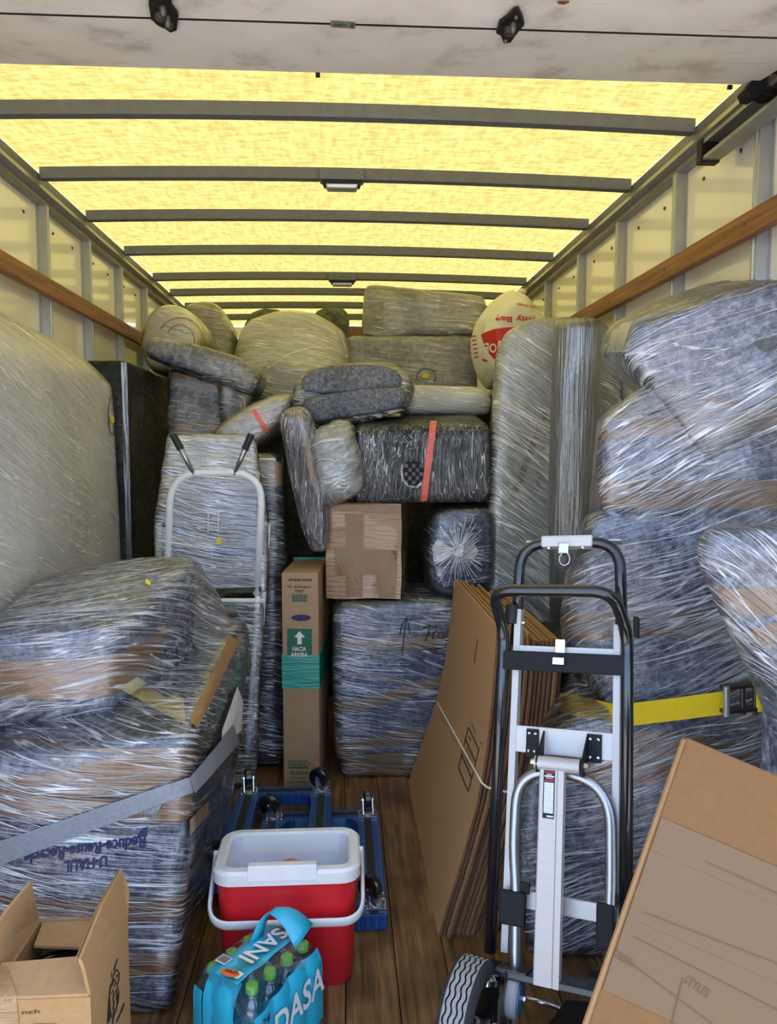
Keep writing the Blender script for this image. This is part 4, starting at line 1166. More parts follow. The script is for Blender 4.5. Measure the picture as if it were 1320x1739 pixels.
sbn = bundle('strapped_bundle', 'huge stacked furniture bundle in blankets and film, held by the yellow strap', 'bundle',
    rbs, M['blanket'], M['film_steep'], smooth=3, amp=.010, seed=25, voxel=.018, gap=.012,
    films=[rbs[0][0] + [at(1200, 780, 1.97)], rbs[1][0] + [at(1110, 650, 1.98), at(1230, 640, 1.96)], rbs[2][0] + rbs[3][0][:4], rbs[3][0] + rbs[4][0][:3], rbs[4][0] + rbs[5][0]],
    tapes=[dict(c=(1.0, 2.2), z0=1.475, width=.085, th0=150, th1=300, A=.02, ph=R(200), off=.005), dict(c=(1.0, 2.2), z0=1.285, width=.075, th0=150, th1=300, off=.005),
           dict(c=(.95, 2.25), z0=.86, width=.08, th0=150, th1=300, A=.08, ph=R(160), off=.005), dict(c=(.95, 2.25), z0=.50, width=.10, th0=150, th1=300, A=.10, ph=R(150), off=.005),
           dict(c=(.95, 2.25), z0=.64, width=.06, th0=150, th1=300, A=-.10, ph=R(150), off=.007)])
sr_ = sbn['root']
obj('cream_corner', press(merge2d(quad2d((1026, 598), (1040, 556), (1076, 548), (1060, 598), 6, 6)), sbn['body'], .006), M['cream_cloth'], sr_)
obj('painted_gap_shade', press(flat2d(ellipse(1302, 582, 22, 15, 14)[:-1], 1), sbn['body'], .005), M['blanket_dark'], sr_)  # shade inside a gap of the wrapping, painted as a dark oval

# wrapped chair back hanging in from the right edge
cbk = [prism_px([(1187, 950), (1190, 922), (1206, 906), (1340, 904), (1460, 930), (1460, 1500), (1400, 1420), (1330, 1170), (1312, 1148), (1256, 1066), (1206, 996)], 1.52, 1.66, 1.0, .075)]
chb = bundle('wrapped_chair_back', 'curved chair back in film tapering downwards, above the dark ratchet', 'chair', cbk + [boxs((.98, 1.55, .02), (1.15, 1.75, .85))], M['blanket'], M['film_fan'], smooth=3, seed=26, gap=.009, films=[cbk[0][0]])
obj('packing_tape', press(quad2d((1216, 1000), (1318, 996), (1318, 1044), (1246, 1044), 8, 4), chb['body'], .004), M['tape'], chb['root'])
obj('packing_tape', press(quad2d((1262, 1072), (1318, 1056), (1318, 1090), (1282, 1100), 6, 3), chb['body'], .004), M['tape'], chb['root'])

# yellow ratchet strap
ys = root('ratchet_strap', 'yellow ratchet strap with dark ratchet, drawn round the big bundle on the right', 'strap', (.9, 1.95, .78))
def ribbon(centers, w, upv, th=.003):
    b = B(); rings = []
    C_ = [Vector(c) for c in centers]
    for i, c in enumerate(C_):
        t = (C_[min(i+1, len(C_)-1)] - C_[max(i-1, 0)]).normalized()
        u_ = (Vector(upv) - t * t.dot(Vector(upv))).normalized(); n_ = t.cross(u_)
        rings.append([c + u_*w/2 + n_*th/2, c - u_*w/2 + n_*th/2, c - u_*w/2 - n_*th/2, c + u_*w/2 - n_*th/2])
    return b.loft(rings)
s0, s1, s2, s3 = at(968, 1182, 2.52) + Vector((-.10, 0, 0)), at(1062, 1216, 1.965) + Vector((-.022, 0, 0)), at(1150, 1204, 1.955), at(1240, 1192, 1.93)
s4, s5 = at(1290, 1186, 1.93), at(1345, 1176, 1.93)
obj('webbing', ribbon(rounded([s0, s1, s2, s3], [.03, .01]), .060, (0, 0, 1)), M['webbing_yellow'], ys)
obj('webbing', ribbon([s4, s5], .060, (0, 0, 1)), M['webbing_yellow'], ys)
sw = []
for k in range(3):
    sw.append(quad2d((1198 + k*10, 1180 - k*1.5), (1200 + k*10, 1180 - k*1.5), (1201 + k*10, 1206 - k*1.5), (1199 + k*10, 1206 - k*1.5), 1, 4))
rat = B()
for dx in (1233, 1262, 1283):
    rat.cyl(at(dx, 1162, 1.905), at(dx, 1214, 1.905), .0065, 10)
rt2 = obj('ratchet', rat, M['dark_steel'], ys, smooth='auto')
for y0, y1 in ((1164, 1170), (1205, 1211)):
    obj('side_plate', prism_px([(1230, y0 + 3), (1262, y0 - 1), (1300, y0 - 4), (1300, y1 - 4), (1262, y1), (1230, y1 + 3)], 1.895, 1.92), M['dark_steel'], rt2, bevel=.002)
obj('handle_bar', B().cyl(at(1234, 1166, 1.89), at(1234, 1216, 1.89), .008, 10), M['zinc'], rt2, smooth='auto')
obj('spool', B().cyl(at(1290, 1166, 1.905), at(1290, 1206, 1.905), .014, 12), M['webbing_yellow'], rt2, smooth='auto')

# ---------------------------------------------------------------- flat cartons tied with twine
fc = root('carton_bundle', 'sheaf of flat brown moving cartons tied with white twine, leaning right', 'cartons', (.36, 2.66, 0), None)
PROF = [(.0, .268), (.06, .288), (.14, .318), (.24, .352), (.36, .390), (.50, .420), (.66, .442), (.86, .462)]
def prof_x(z):
    for (z0, x0), (z1, x1) in zip(PROF[:-1], PROF[1:]):
        if z <= z1: return x0 + (x1 - x0) * (z - z0) / (z1 - z0)
    return PROF[-1][1]
rc = random.Random(5)
NS = 14
front_faces = None
for k in range(NS):
    t = k / (NS - 1)
    yb = 2.135 + rc.uniform(-.012, .012) + .02*t; ya = 3.18 + rc.uniform(-.02, .02)
    top = .862 + rc.uniform(-.012, .012) - .05*t
    b = B(); rings = []
    th = .0085
    for i in range(13):
        s = i / 12; z = top * s
        x = prof_x(z / top * .86) + k * (.0138 + .0022 * s)
        y_near = yb + .16 * s; y_far = ya
        rings.append([Vector((x, y_near, z)), Vector((x, (y_near+y_far)/2, z)), Vector((x, y_far, z)), Vector((x + th, y_far, z)), Vector((x + th, (y_near+y_far)/2, z)), Vector((x + th, y_near, z))])
    b.loft(rings)
    n = 6
    for i, f_ in enumerate(b.f):
        if len(f_) == 4:
            j = min(f_) % n; js = sorted(q % n for q in f_)
            b.m[i] = 1 if js in ([0, 0, 5, 5],) else 0
        else: b.m[i] = 0
    o = obj('flat_carton', b, None, fc, mats=[M['card'] if k % 3 else M['card_light'], M['card_edge']])
    if k == 0: front_faces = b
bvf = tree(vf(front_faces))
tw = []
for i in range(25):
    s = i / 24
    q = Vector((736 + (833 - 736) * s, 1178 + (1352 - 1178) * s, 0))
    h = bvf.ray_cast(EYE, ray(q.x, q.y).normalized(), 9)
    if h[0] is not None: tw.append(h[0] + Vector((-.004, -.002, .002)))
last = tw[-1]
tw += [last + Vector((.012, -.022, -.004)), last + Vector((.06, -.045, -.008)), last + Vector((.2, -.035, -.012))]
twn = obj('twine', B().tube(tw, .0034, 7), M['twine'], fc, smooth=True)
obj('knot', B().lathe([(.002, -.006), (.006, 0), (.002, .006)], tw[7], (0, 1, .3), 8), M['twine'], twn, smooth=True)
fr = []
L2 = lambda a, b, w: stroke2d([a, ((a[0]+b[0])/2, (a[1]+b[1])/2), b], w)
c00, c10, c11, c01 = (796.5, 1235), (832, 1311), (812.5, 1387), (779.5, 1303)
lerp2 = lambda a, b, t: (a[0]+(b[0]-a[0])*t, a[1]+(b[1]-a[1])*t)
for t, w in ((0, 1.5), (.30, 1.8), (.68, 1.8), (1, 1.6)): fr.append(L2(lerp2(c00, c01, t), lerp2(c10, c11, t), w))
for t in (0, .5, 1): fr.append(L2(lerp2(c00, c10, t), lerp2(c01, c11, t), 1.1))
for t in (.36, .43, .5, .57): fr.append(L2(lerp2(lerp2(c00, c01, t), lerp2(c10, c11, t), .1), lerp2(lerp2(c00, c01, t), lerp2(c10, c11, t), .4), .6))
fr.append(stroke2d([(817, 1260), (828, 1280), (833, 1300)], 1.0)); fr.append(stroke2d([(800, 1228), (806, 1238), (808, 1247)], .8))
fr.append(stroke2d([(826, 1318), (829, 1308)], 2.4)); fr.append(stroke2d([(811, 1374), (814, 1364)], 2.2)); fr.append(stroke2d([(797, 1250), (801, 1258)], 1.4))
fr.append(stroke2d([(806, 1125), (812, 1085)], .8))
obj('printed_form', press(merge2d(*fr), bvf, .002), M['ink_brown'], fc)
# ---------------------------------------------------------------- convertible hand truck
HO = at(835, 1610, 1.75); HL = at(858, 1090, 1.98)
hw_ = (HL - HO).normalized()
_ua = at(1060, 1152, 1.81) - at(850, 1118, 1.97)
hu = (_ua - hw_ * _ua.dot(hw_)).normalized()
hn = hu.cross(hw_)
KS = (HL - HO).length / .745                 # metres per unit of the survey sheet
def H(a, b, c=0.0): return HO + (hu * a + hw_ * b) * KS + hn * c
def hbox(a0, a1, b0, b1, c0, c1):
    return B().hexa([H(a0,b0,c0), H(a1,b0,c0), H(a1,b0,c1), H(a0,b0,c1), H(a0,b1,c0), H(a1,b1,c0), H(a1,b1,c1), H(a0,b1,c1)])
WC = fl(795, 1729, .125)
htr = root('hand_truck', 'convertible hand truck with black tube rails and aluminium mast, leaning on the flat cartons', 'hand truck', (WC.x, WC.y, 0))
def hp(name, b, m_, par=None, bevel=.0015, smooth=False, label=None): return obj(name, b, M[m_], par or htr, label, smooth=smooth, bevel=bevel)
# black rails with the forward loop handle (one bent tube)
loop = rounded([H(-.004, -.01), H(-.004, .775), H(-.012, .868, .095), H(.298, .868, .095), H(.318, .775), H(.318, -.01)], [.05, .055, .055, .05], 8)
hp('frame_tube', B().tube(loop, .0150, 16), 'black_paint', bevel=0, smooth=True)
hp('worn_paint', B().tube([H(.10, .868, .096), H(.17, .868, .097), H(.21, .868, .096)], .0152, 10, sx=1.0, sy=.35, up=hw_), 'zinc', bevel=0, smooth=True)
# upper hoop sliding in the aluminium channels
hoop = rounded([H(.024, .74, -.02), H(.026, 1.02, -.02), H(.294, 1.02, -.02), H(.302, .74, -.02)], [.075, .075], 10)
hp('handle_hoop', B().tube(hoop, .0145, 16), 'black_paint', bevel=0, smooth=True)
hp('grip_sleeve', hbox(.088, .226, 1.005, 1.037, -.040, .000), 'alu_white', bevel=.006)
hp('nose_plate', hbox(.034, .292, 1.028, 1.034, -.085, -.042), 'zinc')
lt = hp('latch', hbox(.140, .168, .982, 1.012, -.006, .018), 'chrome', bevel=.003)
hp('pull_ring', B().tube([H(.157 + .014*math.cos(a), .968 + .017*math.sin(a), .012) for a in [2*math.pi*i/20 for i in range(20)]], .0016, 6, closed=True), 'chrome', lt, bevel=0, smooth=True)
for a in (.112, .203): hp('bolt', B().lathe([(.005, 0), (.005, .010), (.003, .012)], H(a, 1.0, -.004), hn, 10), 'chrome', bevel=0, smooth='auto')
for a0, a1, top in ((.022, .040, .835), (.283, .301, .80)):
    r_ = hp('aluminium_channel', hbox(a0, a1, -.005, top, -.030, -.002), 'alu')
    for b_ in (.80, .70) if a0 < .1 else (.74,):
        hp('bolt', B().lathe([(.006, 0), (.006, .008), (.003, .010)], H(a1, b_, -.015), hu, 10), 'chrome', r_, bevel=0, smooth='auto')
hp('channel_cap', B().cyl(H(.012, .795, -.005), H(.014, .845, -.005), .017, 14), 'black_rubber', bevel=0, smooth='auto')
hp('catch', hbox(.333, .345, .77, .82, -.02, .01), 'black_matte')
# black cross plate with latch, silver bar behind it
hp('cross_plate', hbox(-.008, .322, .672, .722, .004, .014), 'black_matte', bevel=.003)
hp('crossbar', hbox(.036, .290, .716, .738, -.028, -.004), 'alu_white')
pl_ = hp('plate_latch', hbox(.138, .164, .715, .756, .006, .012), 'chrome')
hp('latch_tongue', hbox(.136, .166, .690, .708, .014, .028), 'chrome', pl_)
# middle crossbar and pivot brackets
hp('crossbar', hbox(.036, .294, .466, .532, -.028, -.004), 'alu_white', bevel=.003)
for a0, a1, w_, s_ in ((.068, .100, .112, 1), (.222, .258, .222, -1)):
    k = hp('pivot_bracket', hbox(a0, a1, .458, .526, -.003, .003), 'black_matte')
    ga = w_
    gus = [H(ga, .524, .003), H(ga, .470, .003), H(ga, .425, .035), H(ga, .425, .066), H(ga, .455, .070)]
    sh = hu * .004
    hp('gusset', B().prism(gus, [p + sh for p in gus]), 'black_matte', k, bevel=0)
    for a in (a0 + .008, a1 - .008):
        for b_ in (.471, .514):
            hp('bolt', B().lathe([(.0045, 0), (.004, .003), (.0015, .005)], H(a, b_, .003), hn, 10), 'chrome', k, bevel=0, smooth='auto')
pv = hp('pivot_tube', B().cyl(H(.108, .447, .052), H(.218, .447, .052), .017, 20), 'alu', bevel=0, smooth='auto')
hp('pivot_bolt', B().lathe([(.009, 0), (.009, .008), (.004, .012)], H(.106, .447, .052), -hu, 12), 'chrome', pv, bevel=0, smooth='auto')
hp('pivot_bolt', B().lathe([(.011, 0), (.011, .010), (.007, .011)], H(.226, .447, .052), hu, 6), 'chrome', pv, bevel=0)
# mast
mast = B()
a0, a1 = .121, .181
sec = [(a0, .036), (a1, .036), (a1, .062), (a1-.014, .062), (a1-.0155, .060), (a1-.017, .062), (a0+.003, .062), (a0, .060)]
mast.prism([H(a, -.040, c) for a, c in sec], [H(a, .436, c) for a, c in sec])
mo = hp('mast', mast, 'alu', bevel=0)
def mast_mesh(m2, off): return [H(x, y, .0625 + off) for x, y in m2[0]], m2[1]
stk = obj('warning_sticker', mast_mesh(quad2d((.132, .322), (.160, .322), (.160, .432), (.132, .432), 1, 1), .0002), M['ink'], mo)
obj('text_block', mast_mesh(quad2d((.1345, .334), (.1575, .334), (.1575, .404), (.1345, .404), 1, 1), .0005), M['white_print'], stk)
obj('text_lines', mast_mesh(merge2d(*[stroke2d([(.1355, .400 - i*.0042), (.156 - (.006 if i % 4 == 3 else 0), .400 - i*.0042)], .0012) for i in range(16)]), .0008), M['zinc'], stk, kind='stuff')
for y_, w_ in ((.4275, .0028), (.4085, .0034)): obj('red_line', mast_mesh(stroke2d([(.134, y_), (.158, y_)], w_), .0005), M['ink_red'], stk)
for nm_, st_ in (('title_line', stroke2d([(.140, .4225), (.152, .4225)], .0022)), ('title_line', stroke2d([(.134, .4185), (.158, .4185)], .0032)), ('title_line', stroke2d([(.138, .414), (.155, .414)], .0014)), ('blank_field', stroke2d([(.142, .327), (.158, .327)], .004))):
    obj(nm_, mast_mesh(st_, .0005), M['white_print'], stk)
# silver U tube behind the mast
ut = [H(.070, -.19, .03), H(.066, -.03, .01), H(.060, .13, .01), H(.050, .24, .01), H(.050, .40, .01)]
full = rounded([H(.074, -.20, .03), H(.064, .03, .012), H(.060, .15, .012), H(.050, .24, .012), H(.052, .425, .012), H(.282, .425, .012), H(.286, .20, .012), H(.282, .03, .012)], [.03, .04, .04, .145, .145, .04], 10)
hp('kick_tube', B().tube(full, .0135, 14), 'silver_tube', bevel=0, smooth=True)
hp('crossbar', hbox(.045, .290, .102, .142, -.014, .000), 'alu_white')
for a0, a1, b0, b1, c in ((.022, .088, .064, .142, .030), (.255, .296, .05, .150, .030)):
    k = hp('corner_guard', hbox(a0, a1, b0, b1, .014, c), 'black_matte', bevel=.006)
    hp('guard_tab', hbox(a1 - .020, a1 + .006, b1 - .004, b1 + .022, .010, .020), 'black_matte', k)
# bottom bar, swivel caster, wheels
hp('foot_bar', hbox(-.026, .345, -.042, -.026, -.010, .060), 'black_paint', bevel=.003)
hp('tread_plate', hbox(.030, .105, -.026, -.022, .006, .062), 'dark_steel')
hp('tread_plate', hbox(.245, .300, -.026, -.000, .000, .062), 'black_matte')
ax_ = Vector((hu.x, hu.y, 0)).normalized()
cw = fl(872, 1692, .118) ; cw = at(872, 1692, WC.y + .02)
up_ = H(0, 1, 0) - H(0, 0, 0); up_.normalize()
cst = hp('swivel_caster', B().lathe([(.012, -.012), (.030, -.010), (.030, .002), (.022, .010), (.010, .014)], H(.010, -.052, .050), up_, 18), 'chrome', bevel=0, smooth='auto')
hp('caster_wheel', B().lathe([(.010, -.016), (.040, -.016), (.046, -.010), (.046, .010), (.040, .016), (.010, .016)], cw, ax_, 28), 'caster_grey', cst, bevel=0, smooth='auto')
hp('caster_hub', B().lathe([(.004, 0), (.034, 0), (.034, .004), (.010, .006)], cw + ax_*.016, ax_, 24), 'caster_blue', cst, bevel=0, smooth='auto')
hp('caster_axle', B().lathe([(.008, 0), (.008, .008), (.004, .010)], cw + ax_*.021, ax_, 6), 'chrome', cst, bevel=0)
hp('caster_fork', B().hexa([cw + ax_*q + Vector((0, dy, dz)) for q, dy, dz in ((-.024, -.012, -.01), (-.019, -.012, -.01), (-.019, .012, -.01), (-.024, .012, -.01), (-.024, -.018, .062), (-.019, -.018, .062), (-.019, .022, .062), (-.024, .022, .062))]), 'dark_steel', cst)
def wheel(c, name='wheel'):
    R0, W0 = .125, .040
    n = 96
    prof = [(R0-.055, -W0*.80), (R0-.020, -W0*1.02), (R0-.006, -W0*.86), (R0-.001, -W0*.66)]
    gro = []
    for g_ in (-.48, -.16, .16, .48):
        prof += [(R0, (g_ - .050)*W0), (R0 - .007, (g_ - .038)*W0), (R0 - .007, (g_ + .038)*W0), (R0, (g_ + .050)*W0)]
    prof += [(R0-.001, W0*.66), (R0-.006, W0*.86), (R0-.020, W0*1.02), (R0-.055, W0*.80)]
    x_ = ax_.orthogonal().normalized(); y_ = ax_.cross(x_)
    rings = []
    for j in range(n):
        t = 2*math.pi*j/n
        zz = .0019 * (1 if (j // 2) % 2 else -1)
        ring = []
        for i, (r_, h_) in enumerate(prof):
            hh = h_ + (zz if 4 <= i < len(prof) - 4 else 0)
            ring.append(c + ax_*hh + (x_*math.cos(t) + y_*math.sin(t))*r_)
        rings.append(ring)
    m_ = len(prof)
    b = B(); b.v = [p for r_ in rings for p in r_]
    for j in range(n):
        for i in range(m_ - 1):
            b.f.append((j*m_+i, j*m_+i+1, ((j+1) % n)*m_+i+1, ((j+1) % n)*m_+i))
            tread = 3 <= i < m_ - 4
            k = (i - 4) % 4 if 4 <= i < m_ - 4 else 3
            b.m.append(1 if tread and (k == 3) else 0)
    w_ = obj(name, b, None, htr, mats=[M['tyre'], M['tyre_dust']], smooth='auto')
    obj('rim', B().lathe([(.020, -.012), (.060, -.020), (.074, -.034), (.074, .034), (.060, .018), (.024, .010)], c, ax_, 32), M['black_paint'], w_, smooth='auto')
    obj('hub', B().lathe([(.016, .0), (.016, .055), (.010, .058), (.010, .075)], c, ax_, 16), M['chrome'], w_, smooth='auto')
    return w_
wheel(WC); wheel(WC + ax_ * .47)
hp('axle', B().cyl(WC - ax_*.02, WC + ax_*.49, .009, 14), 'chrome', bevel=0, smooth='auto')
for q in (.075, .38):
    w0 = WC + ax_*q
    fr_ = [w0 + Vector((0, 0, -.02)) - hn*.03, w0 + Vector((0, 0, -.02)) + hn*.02, w0 + Vector((0, 0, .06)) + hn*.02 + up_*.01, w0 + up_*.10 - hn*.04]
    hp('axle_bracket', B().prism(fr_, [p + ax_*.005 for p in fr_]), 'dark_steel', bevel=0)
tp0 = [fl(930, 1745, .008), fl(962, 1702, .008), fl(1100, 1712, .008), fl(1100, 1780, .008)]
hp('toe_plate', B().prism(tp0, [p + Vector((0, 0, .006)) for p in tp0]), 'black_matte', bevel=0)
hp('brace_rod', B().tube([fl(880, 1690, .03), fl(952, 1712, .03)], .006, 10), 'chrome', bevel=0, smooth=True)

# ---------------------------------------------------------------- moving dollies lying wheels-up
def dolly(x0, x1, y0, y1, z0, label, wheels):
    zt = z0 + .045
    r_ = root('moving_dolly', label, 'dolly', ((x0+x1)/2, (y0+y1)/2, z0), 'blue moving dollies lying wheels up')
    rw, cw_ = .078, .070
    outer = rrect(x0, x1, y0, y1, .010, 0, 6); inner = rrect(x0+rw, x1-rw, y0+cw_, y1-cw_, .05, 0, 6)
    b = B(); rings = []
    def at_z(loop, z): return [Vector((p.x, p.y, z)) for p in loop]
    b.loft([at_z(outer, z0), at_z(outer, zt), at_z(inner, zt), at_z(inner, z0), at_z(outer, z0)], cap=False)
    obj('frame', b, M['dolly_blue'], r_, bevel=.002)
    for xc in (x0 + rw*.52, x1 - rw*.52):
        obj('rubber_strip', vf(B().box((xc-.013, y0+.008, zt-.001), (xc+.013, y1-.008, zt+.0022))), M['black_rubber'], r_)
    for yc in (y0 + cw_*.5, y1 - cw_*.5):
        obj('rubber_strip', vf(B().box((x0+rw, yc-.010, zt-.001), (x1-rw, yc+.010, zt+.0018))), M['black_rubber'], r_)
    for (x, y, a) in wheels:
        z = zt + .002
        c = obj('caster', vf(B().box((x-.034, y-.026, z), (x+.034, y+.026, z+.004))), M['chrome'], r_)
        for sx in (-1, 1):
            for sy_ in (-1, 1):
                obj('bolt', B().lathe([(.0055, 0), (.0055, .006), (.003, .007), (.003, .022), (.001, .023)], (x + sx*.026, y + sy_*.019, z+.004), (0, 0, 1), 8), M['chrome'], c, smooth='auto')
        obj('swivel', B().lathe([(.022, 0), (.022, .005), (.012, .010)], (x, y, z+.004), (0, 0, 1), 16), M['zinc'], c, smooth='auto')
        d = Vector((math.cos(R(a)), math.sin(R(a)), 0)); e = Vector((-d.y, d.x, 0)); off = e * .016
        wc = Vector((x, y, z + .050)) + off
        for s in (-1, 1):
            q = [Vector((x, y, z+.008)) + d*(s*.0165) + e*k for k in (-.016, .016)] + [wc + d*(s*.0165) + Vector((0, 0, .008)) + e*.008, wc + d*(s*.0165) + Vector((0, 0, .008)) - e*.008]
            obj('fork', B().prism(q, [p + d*(s*.0025) for p in q]), M['chrome'], c)
        obj('wheel', B().lathe([(.006, -.014), (.030, -.014), (.037, -.009), (.037, .009), (.030, .014), (.006, .014)], wc, d, 28), M['black_paint'], c, smooth='auto')
        obj('axle', B().cyl(wc - d*.022, wc + d*.022, .004, 8), M['chrome'], c, smooth='auto')
    return r_
dolly(-.305, .125, 2.175, 2.855, .002, 'blue moving dolly lying wheels up on the floor, long right rail in view', [(-.262, 2.80, 80), (.086, 2.805, 5), (.088, 2.225, 60), (-.262, 2.225, 20)])
dolly(-.405, -.048, 2.30, 2.955, .0545, 'blue moving dolly lying wheels up across the other one, against the television carton', [(-.085, 2.905, 65), (-.365, 2.905, 10), (-.085, 2.35, 30), (-.365, 2.35, 30)])

# ---------------------------------------------------------------- red cooler
ck = root('cooler', 'red cooler with white rim and white carrying handle, lid off', 'cooler', (-.152, 2.04, 0))
cx0, cx1, cy0, cy1 = -.338, .036, 1.925, 2.150
def cring(z, d, r_=.05): return rrect(cx0 + d, cx1 - d, cy0 + d, cy1 - d, r_, z, 8)
b = B().loft([cring(.0, .024, .04), cring(.010, .017, .045), cring(.20, .008), cring(.300, .004)], cap=False)
b.add(cring(.0, .024, .04), [tuple(range(36))])
obj('body', b, M['red_plastic'], ck, smooth='auto')
b = B().loft([cring(.290, .001), cring(.293, -.004), cring(.322, -.005), cring(.330, .001), cring(.331, .020, .035), cring(.326, .026, .032), cring(.276, .030, .03)], cap=False)
rim_ = obj('rim', b, M['white_plastic'], ck, smooth='auto')
xa, xb = fl(420, 1476, .33).x, fl(540, 1476, .33).x
b = B().hexa([(xa, cy0-.006, .304), (xb, cy0-.006, .304), (xb, cy0+.024, .304), (xa, cy0+.024, .304), (xa+.003, cy0-.004, .346), (xb-.003, cy0-.004, .346), (xb-.003, cy0+.018, .346), (xa+.003, cy0+.018, .346)])
obj('rim_lip', b, M['white_plastic'], rim_, bevel=.003)
b = B().loft([cring(.326, .026, .032), cring(.22, .034, .032), cring(.206, .042, .030), cring(.203, .060, .02)], cap=False)
b.add(cring(.203, .060, .02), [tuple(range(36))])
obj('liner', b, M['liner'], ck, smooth='auto')
ha = rounded([(cx0-.010, 2.045, .312), (cx0-.011, 1.905, .200), (cx1+.011, 1.905, .200), (cx1+.010, 2.045, .312)], [.06, .06], 10)
hb = B().tube(ha, .0125, 12, sx=.55, sy=1.25, up=(0, -.7, -.7))
hnd = obj('handle', B().tube(ha, .0125, 14, sx=1.25, sy=.45, up=(0, -.35, .9)), M['white_plastic'], ck, smooth=True)
gp_ = [p for p in ha if cx0 + .06 < p.x < cx1 - .06]
for x in (cx0-.006, cx1+.006):
    obj('pivot', B().cyl((x-.008, 2.045, .312), (x+.008, 2.045, .312), .013, 14), M['white_plastic'], hnd, smooth='auto')
og = root('orange', 'small orange round item inside the open red cooler', 'fruit', (-.150, 2.085, .204))
oc = Vector((-.150, 2.085, .238))
op = [(.034*math.sin(math.pi*i/14), -.034*math.cos(math.pi*i/14)) for i in range(15)]
obj('peel', B().lathe(op, oc, (0.1, -.3, 1), 20), M['orange_skin'], og, smooth=True)
obj('stem_scar', B().lathe([(.004, 0), (.003, .002), (.001, .003)], oc + Vector((.0033, -.010, .0325)), (0.1, -.3, 1), 8), M['cap_green'], og)

# ---------------------------------------------------------------- pack of water bottles
N_, L_, R_ = Vector((-.204, 1.640, 0)), fl(335, 1640, .2), fl(545, 1615, .2)
e1 = Vector((-.142, .107, 0)).normalized(); e2 = Vector((.112, .140, 0)).normalized(); e2 = (e2 - e1*e2.dot(e1)).normalized()
P1, P2, n1, n2 = .0610, .0590, 3, 4
wp = root('water_pack', 'shrink-wrapped pack of water bottles in teal printed film before the red cooler', 'water bottles', N_ + e1*.09 + e2*.12)
def W(i, j, z=0.0): return N_ + e1*i + e2*j + Vector((0, 0, z))
bp_ = [(.010, .002), (.024, 0), (.0285, .006), (.0285, .05), (.0268, .056), (.0285, .062), (.0285, .112), (.027, .122), (.0285, .130), (.026, .146), (.018, .168), (.0125, .178), (.0125, .186)]
first = None
for i in range(n1):
    for j in range(n2):
        c = W((i+.5)*P1, (j+.5)*P2)
        if first is None:
            b0 = obj('bottle', B().lathe(bp_, c, (0, 0, 1), 18), M['clear_plastic'], wp, smooth='auto')
            c0 = obj('cap', B().lathe([(.0145, .184), (.0148, .187), (.0148, .199), (.0135, .202), (.004, .203)], c, (0, 0, 1), 18), M['cap_green'], b0, smooth='auto')
            l0 = obj('bottle_label', B().lathe([(.0288, .066), (.0288, .110)], c, (0, 0, 1), 18), M['teal'], b0, smooth='auto')
            first = c
        else:
            s_ = c - first
            b1 = b0.copy(); COL.objects.link(b1); b1.location = s_
            for ch in (c0, l0):
                k = ch.copy(); COL.objects.link(k); k.parent = b1
D1, D2 = n1*P1, n2*P2
def scal(s, pitch): return .0055 * abs(math.sin(math.pi * s / pitch)) + .005
# printed sleeve: right wall, front wall part, top sheet
def wall_sheet(side, s0, s1, z0f, z1f, ns=40, nz=8):
    v, f = [], []
    for a in range(ns + 1):
        s = s0 + (s1 - s0) * a / ns
        for k in range(nz + 1):
            z0_, z1_ = z0f(s), z1f(s)
            z = z0_ + (z1_ - z0_) * k / nz
            lean = .020 * max(0, (z - .135) / .05) ** 2
            if side == 'right': p = W(-scal(s, P2) + lean, s, z)
            else: p = W(s, -scal(s, P1) + lean, z)
            v.append(p)
    for a in range(ns):
        for k in range(nz):
            q = a*(nz+1)+k; f.append((q, q+nz+1, q+nz+2, q+1))
    return v, f
def sheet_right(s, z, off=.004): return W(-.006 - off, s, z)
wr_ = obj('printed_sleeve', wall_sheet('right', -.002, D2 + .002, lambda s: .004, lambda s: .150 + .030 * min(1, s / .16)), M['teal'], wp, smooth=True)
wf_ = obj('printed_sleeve', wall_sheet('front', -.002, .05, lambda s: .004, lambda s: .125), M['teal'], wp, smooth=True)
wf2 = obj('printed_sleeve', wall_sheet('front', D1 - .030, D1 + .002, lambda s: .004, lambda s: .158), M['teal'], wp, smooth=True)
front_mid = obj('printed_sleeve', wall_sheet('front', .055, D1 - .034, lambda s: .095 - .03 * abs((s - .06) / .08), lambda s: .196, 16, 6), M['teal'], wp, smooth=True)
def top_sheet(i0, i1, j0, j1, z, ns=14, nj=20):
    v, f = [], []
    for a in range(ns + 1):
        for k in range(nj + 1):
            i = i0 + (i1 - i0)*a/ns; j = j0 + (j1 - j0)*k/nj
            zz = z + .003*math.cos(2*math.pi*i/P1) + .004*noise.noise(Vector((i*30, j*30, 1)))
            v.append(W(i, j, zz))
    for a in range(ns):
        for k in range(nj):
            q = a*(nj+1)+k; f.append((q, q+nj+1, q+nj+2, q+1))
    return v, f
tsh = obj('printed_top', top_sheet(.052, D1 - .034, .004, D2 - .03, .2055), M['teal'], wp, smooth=True)
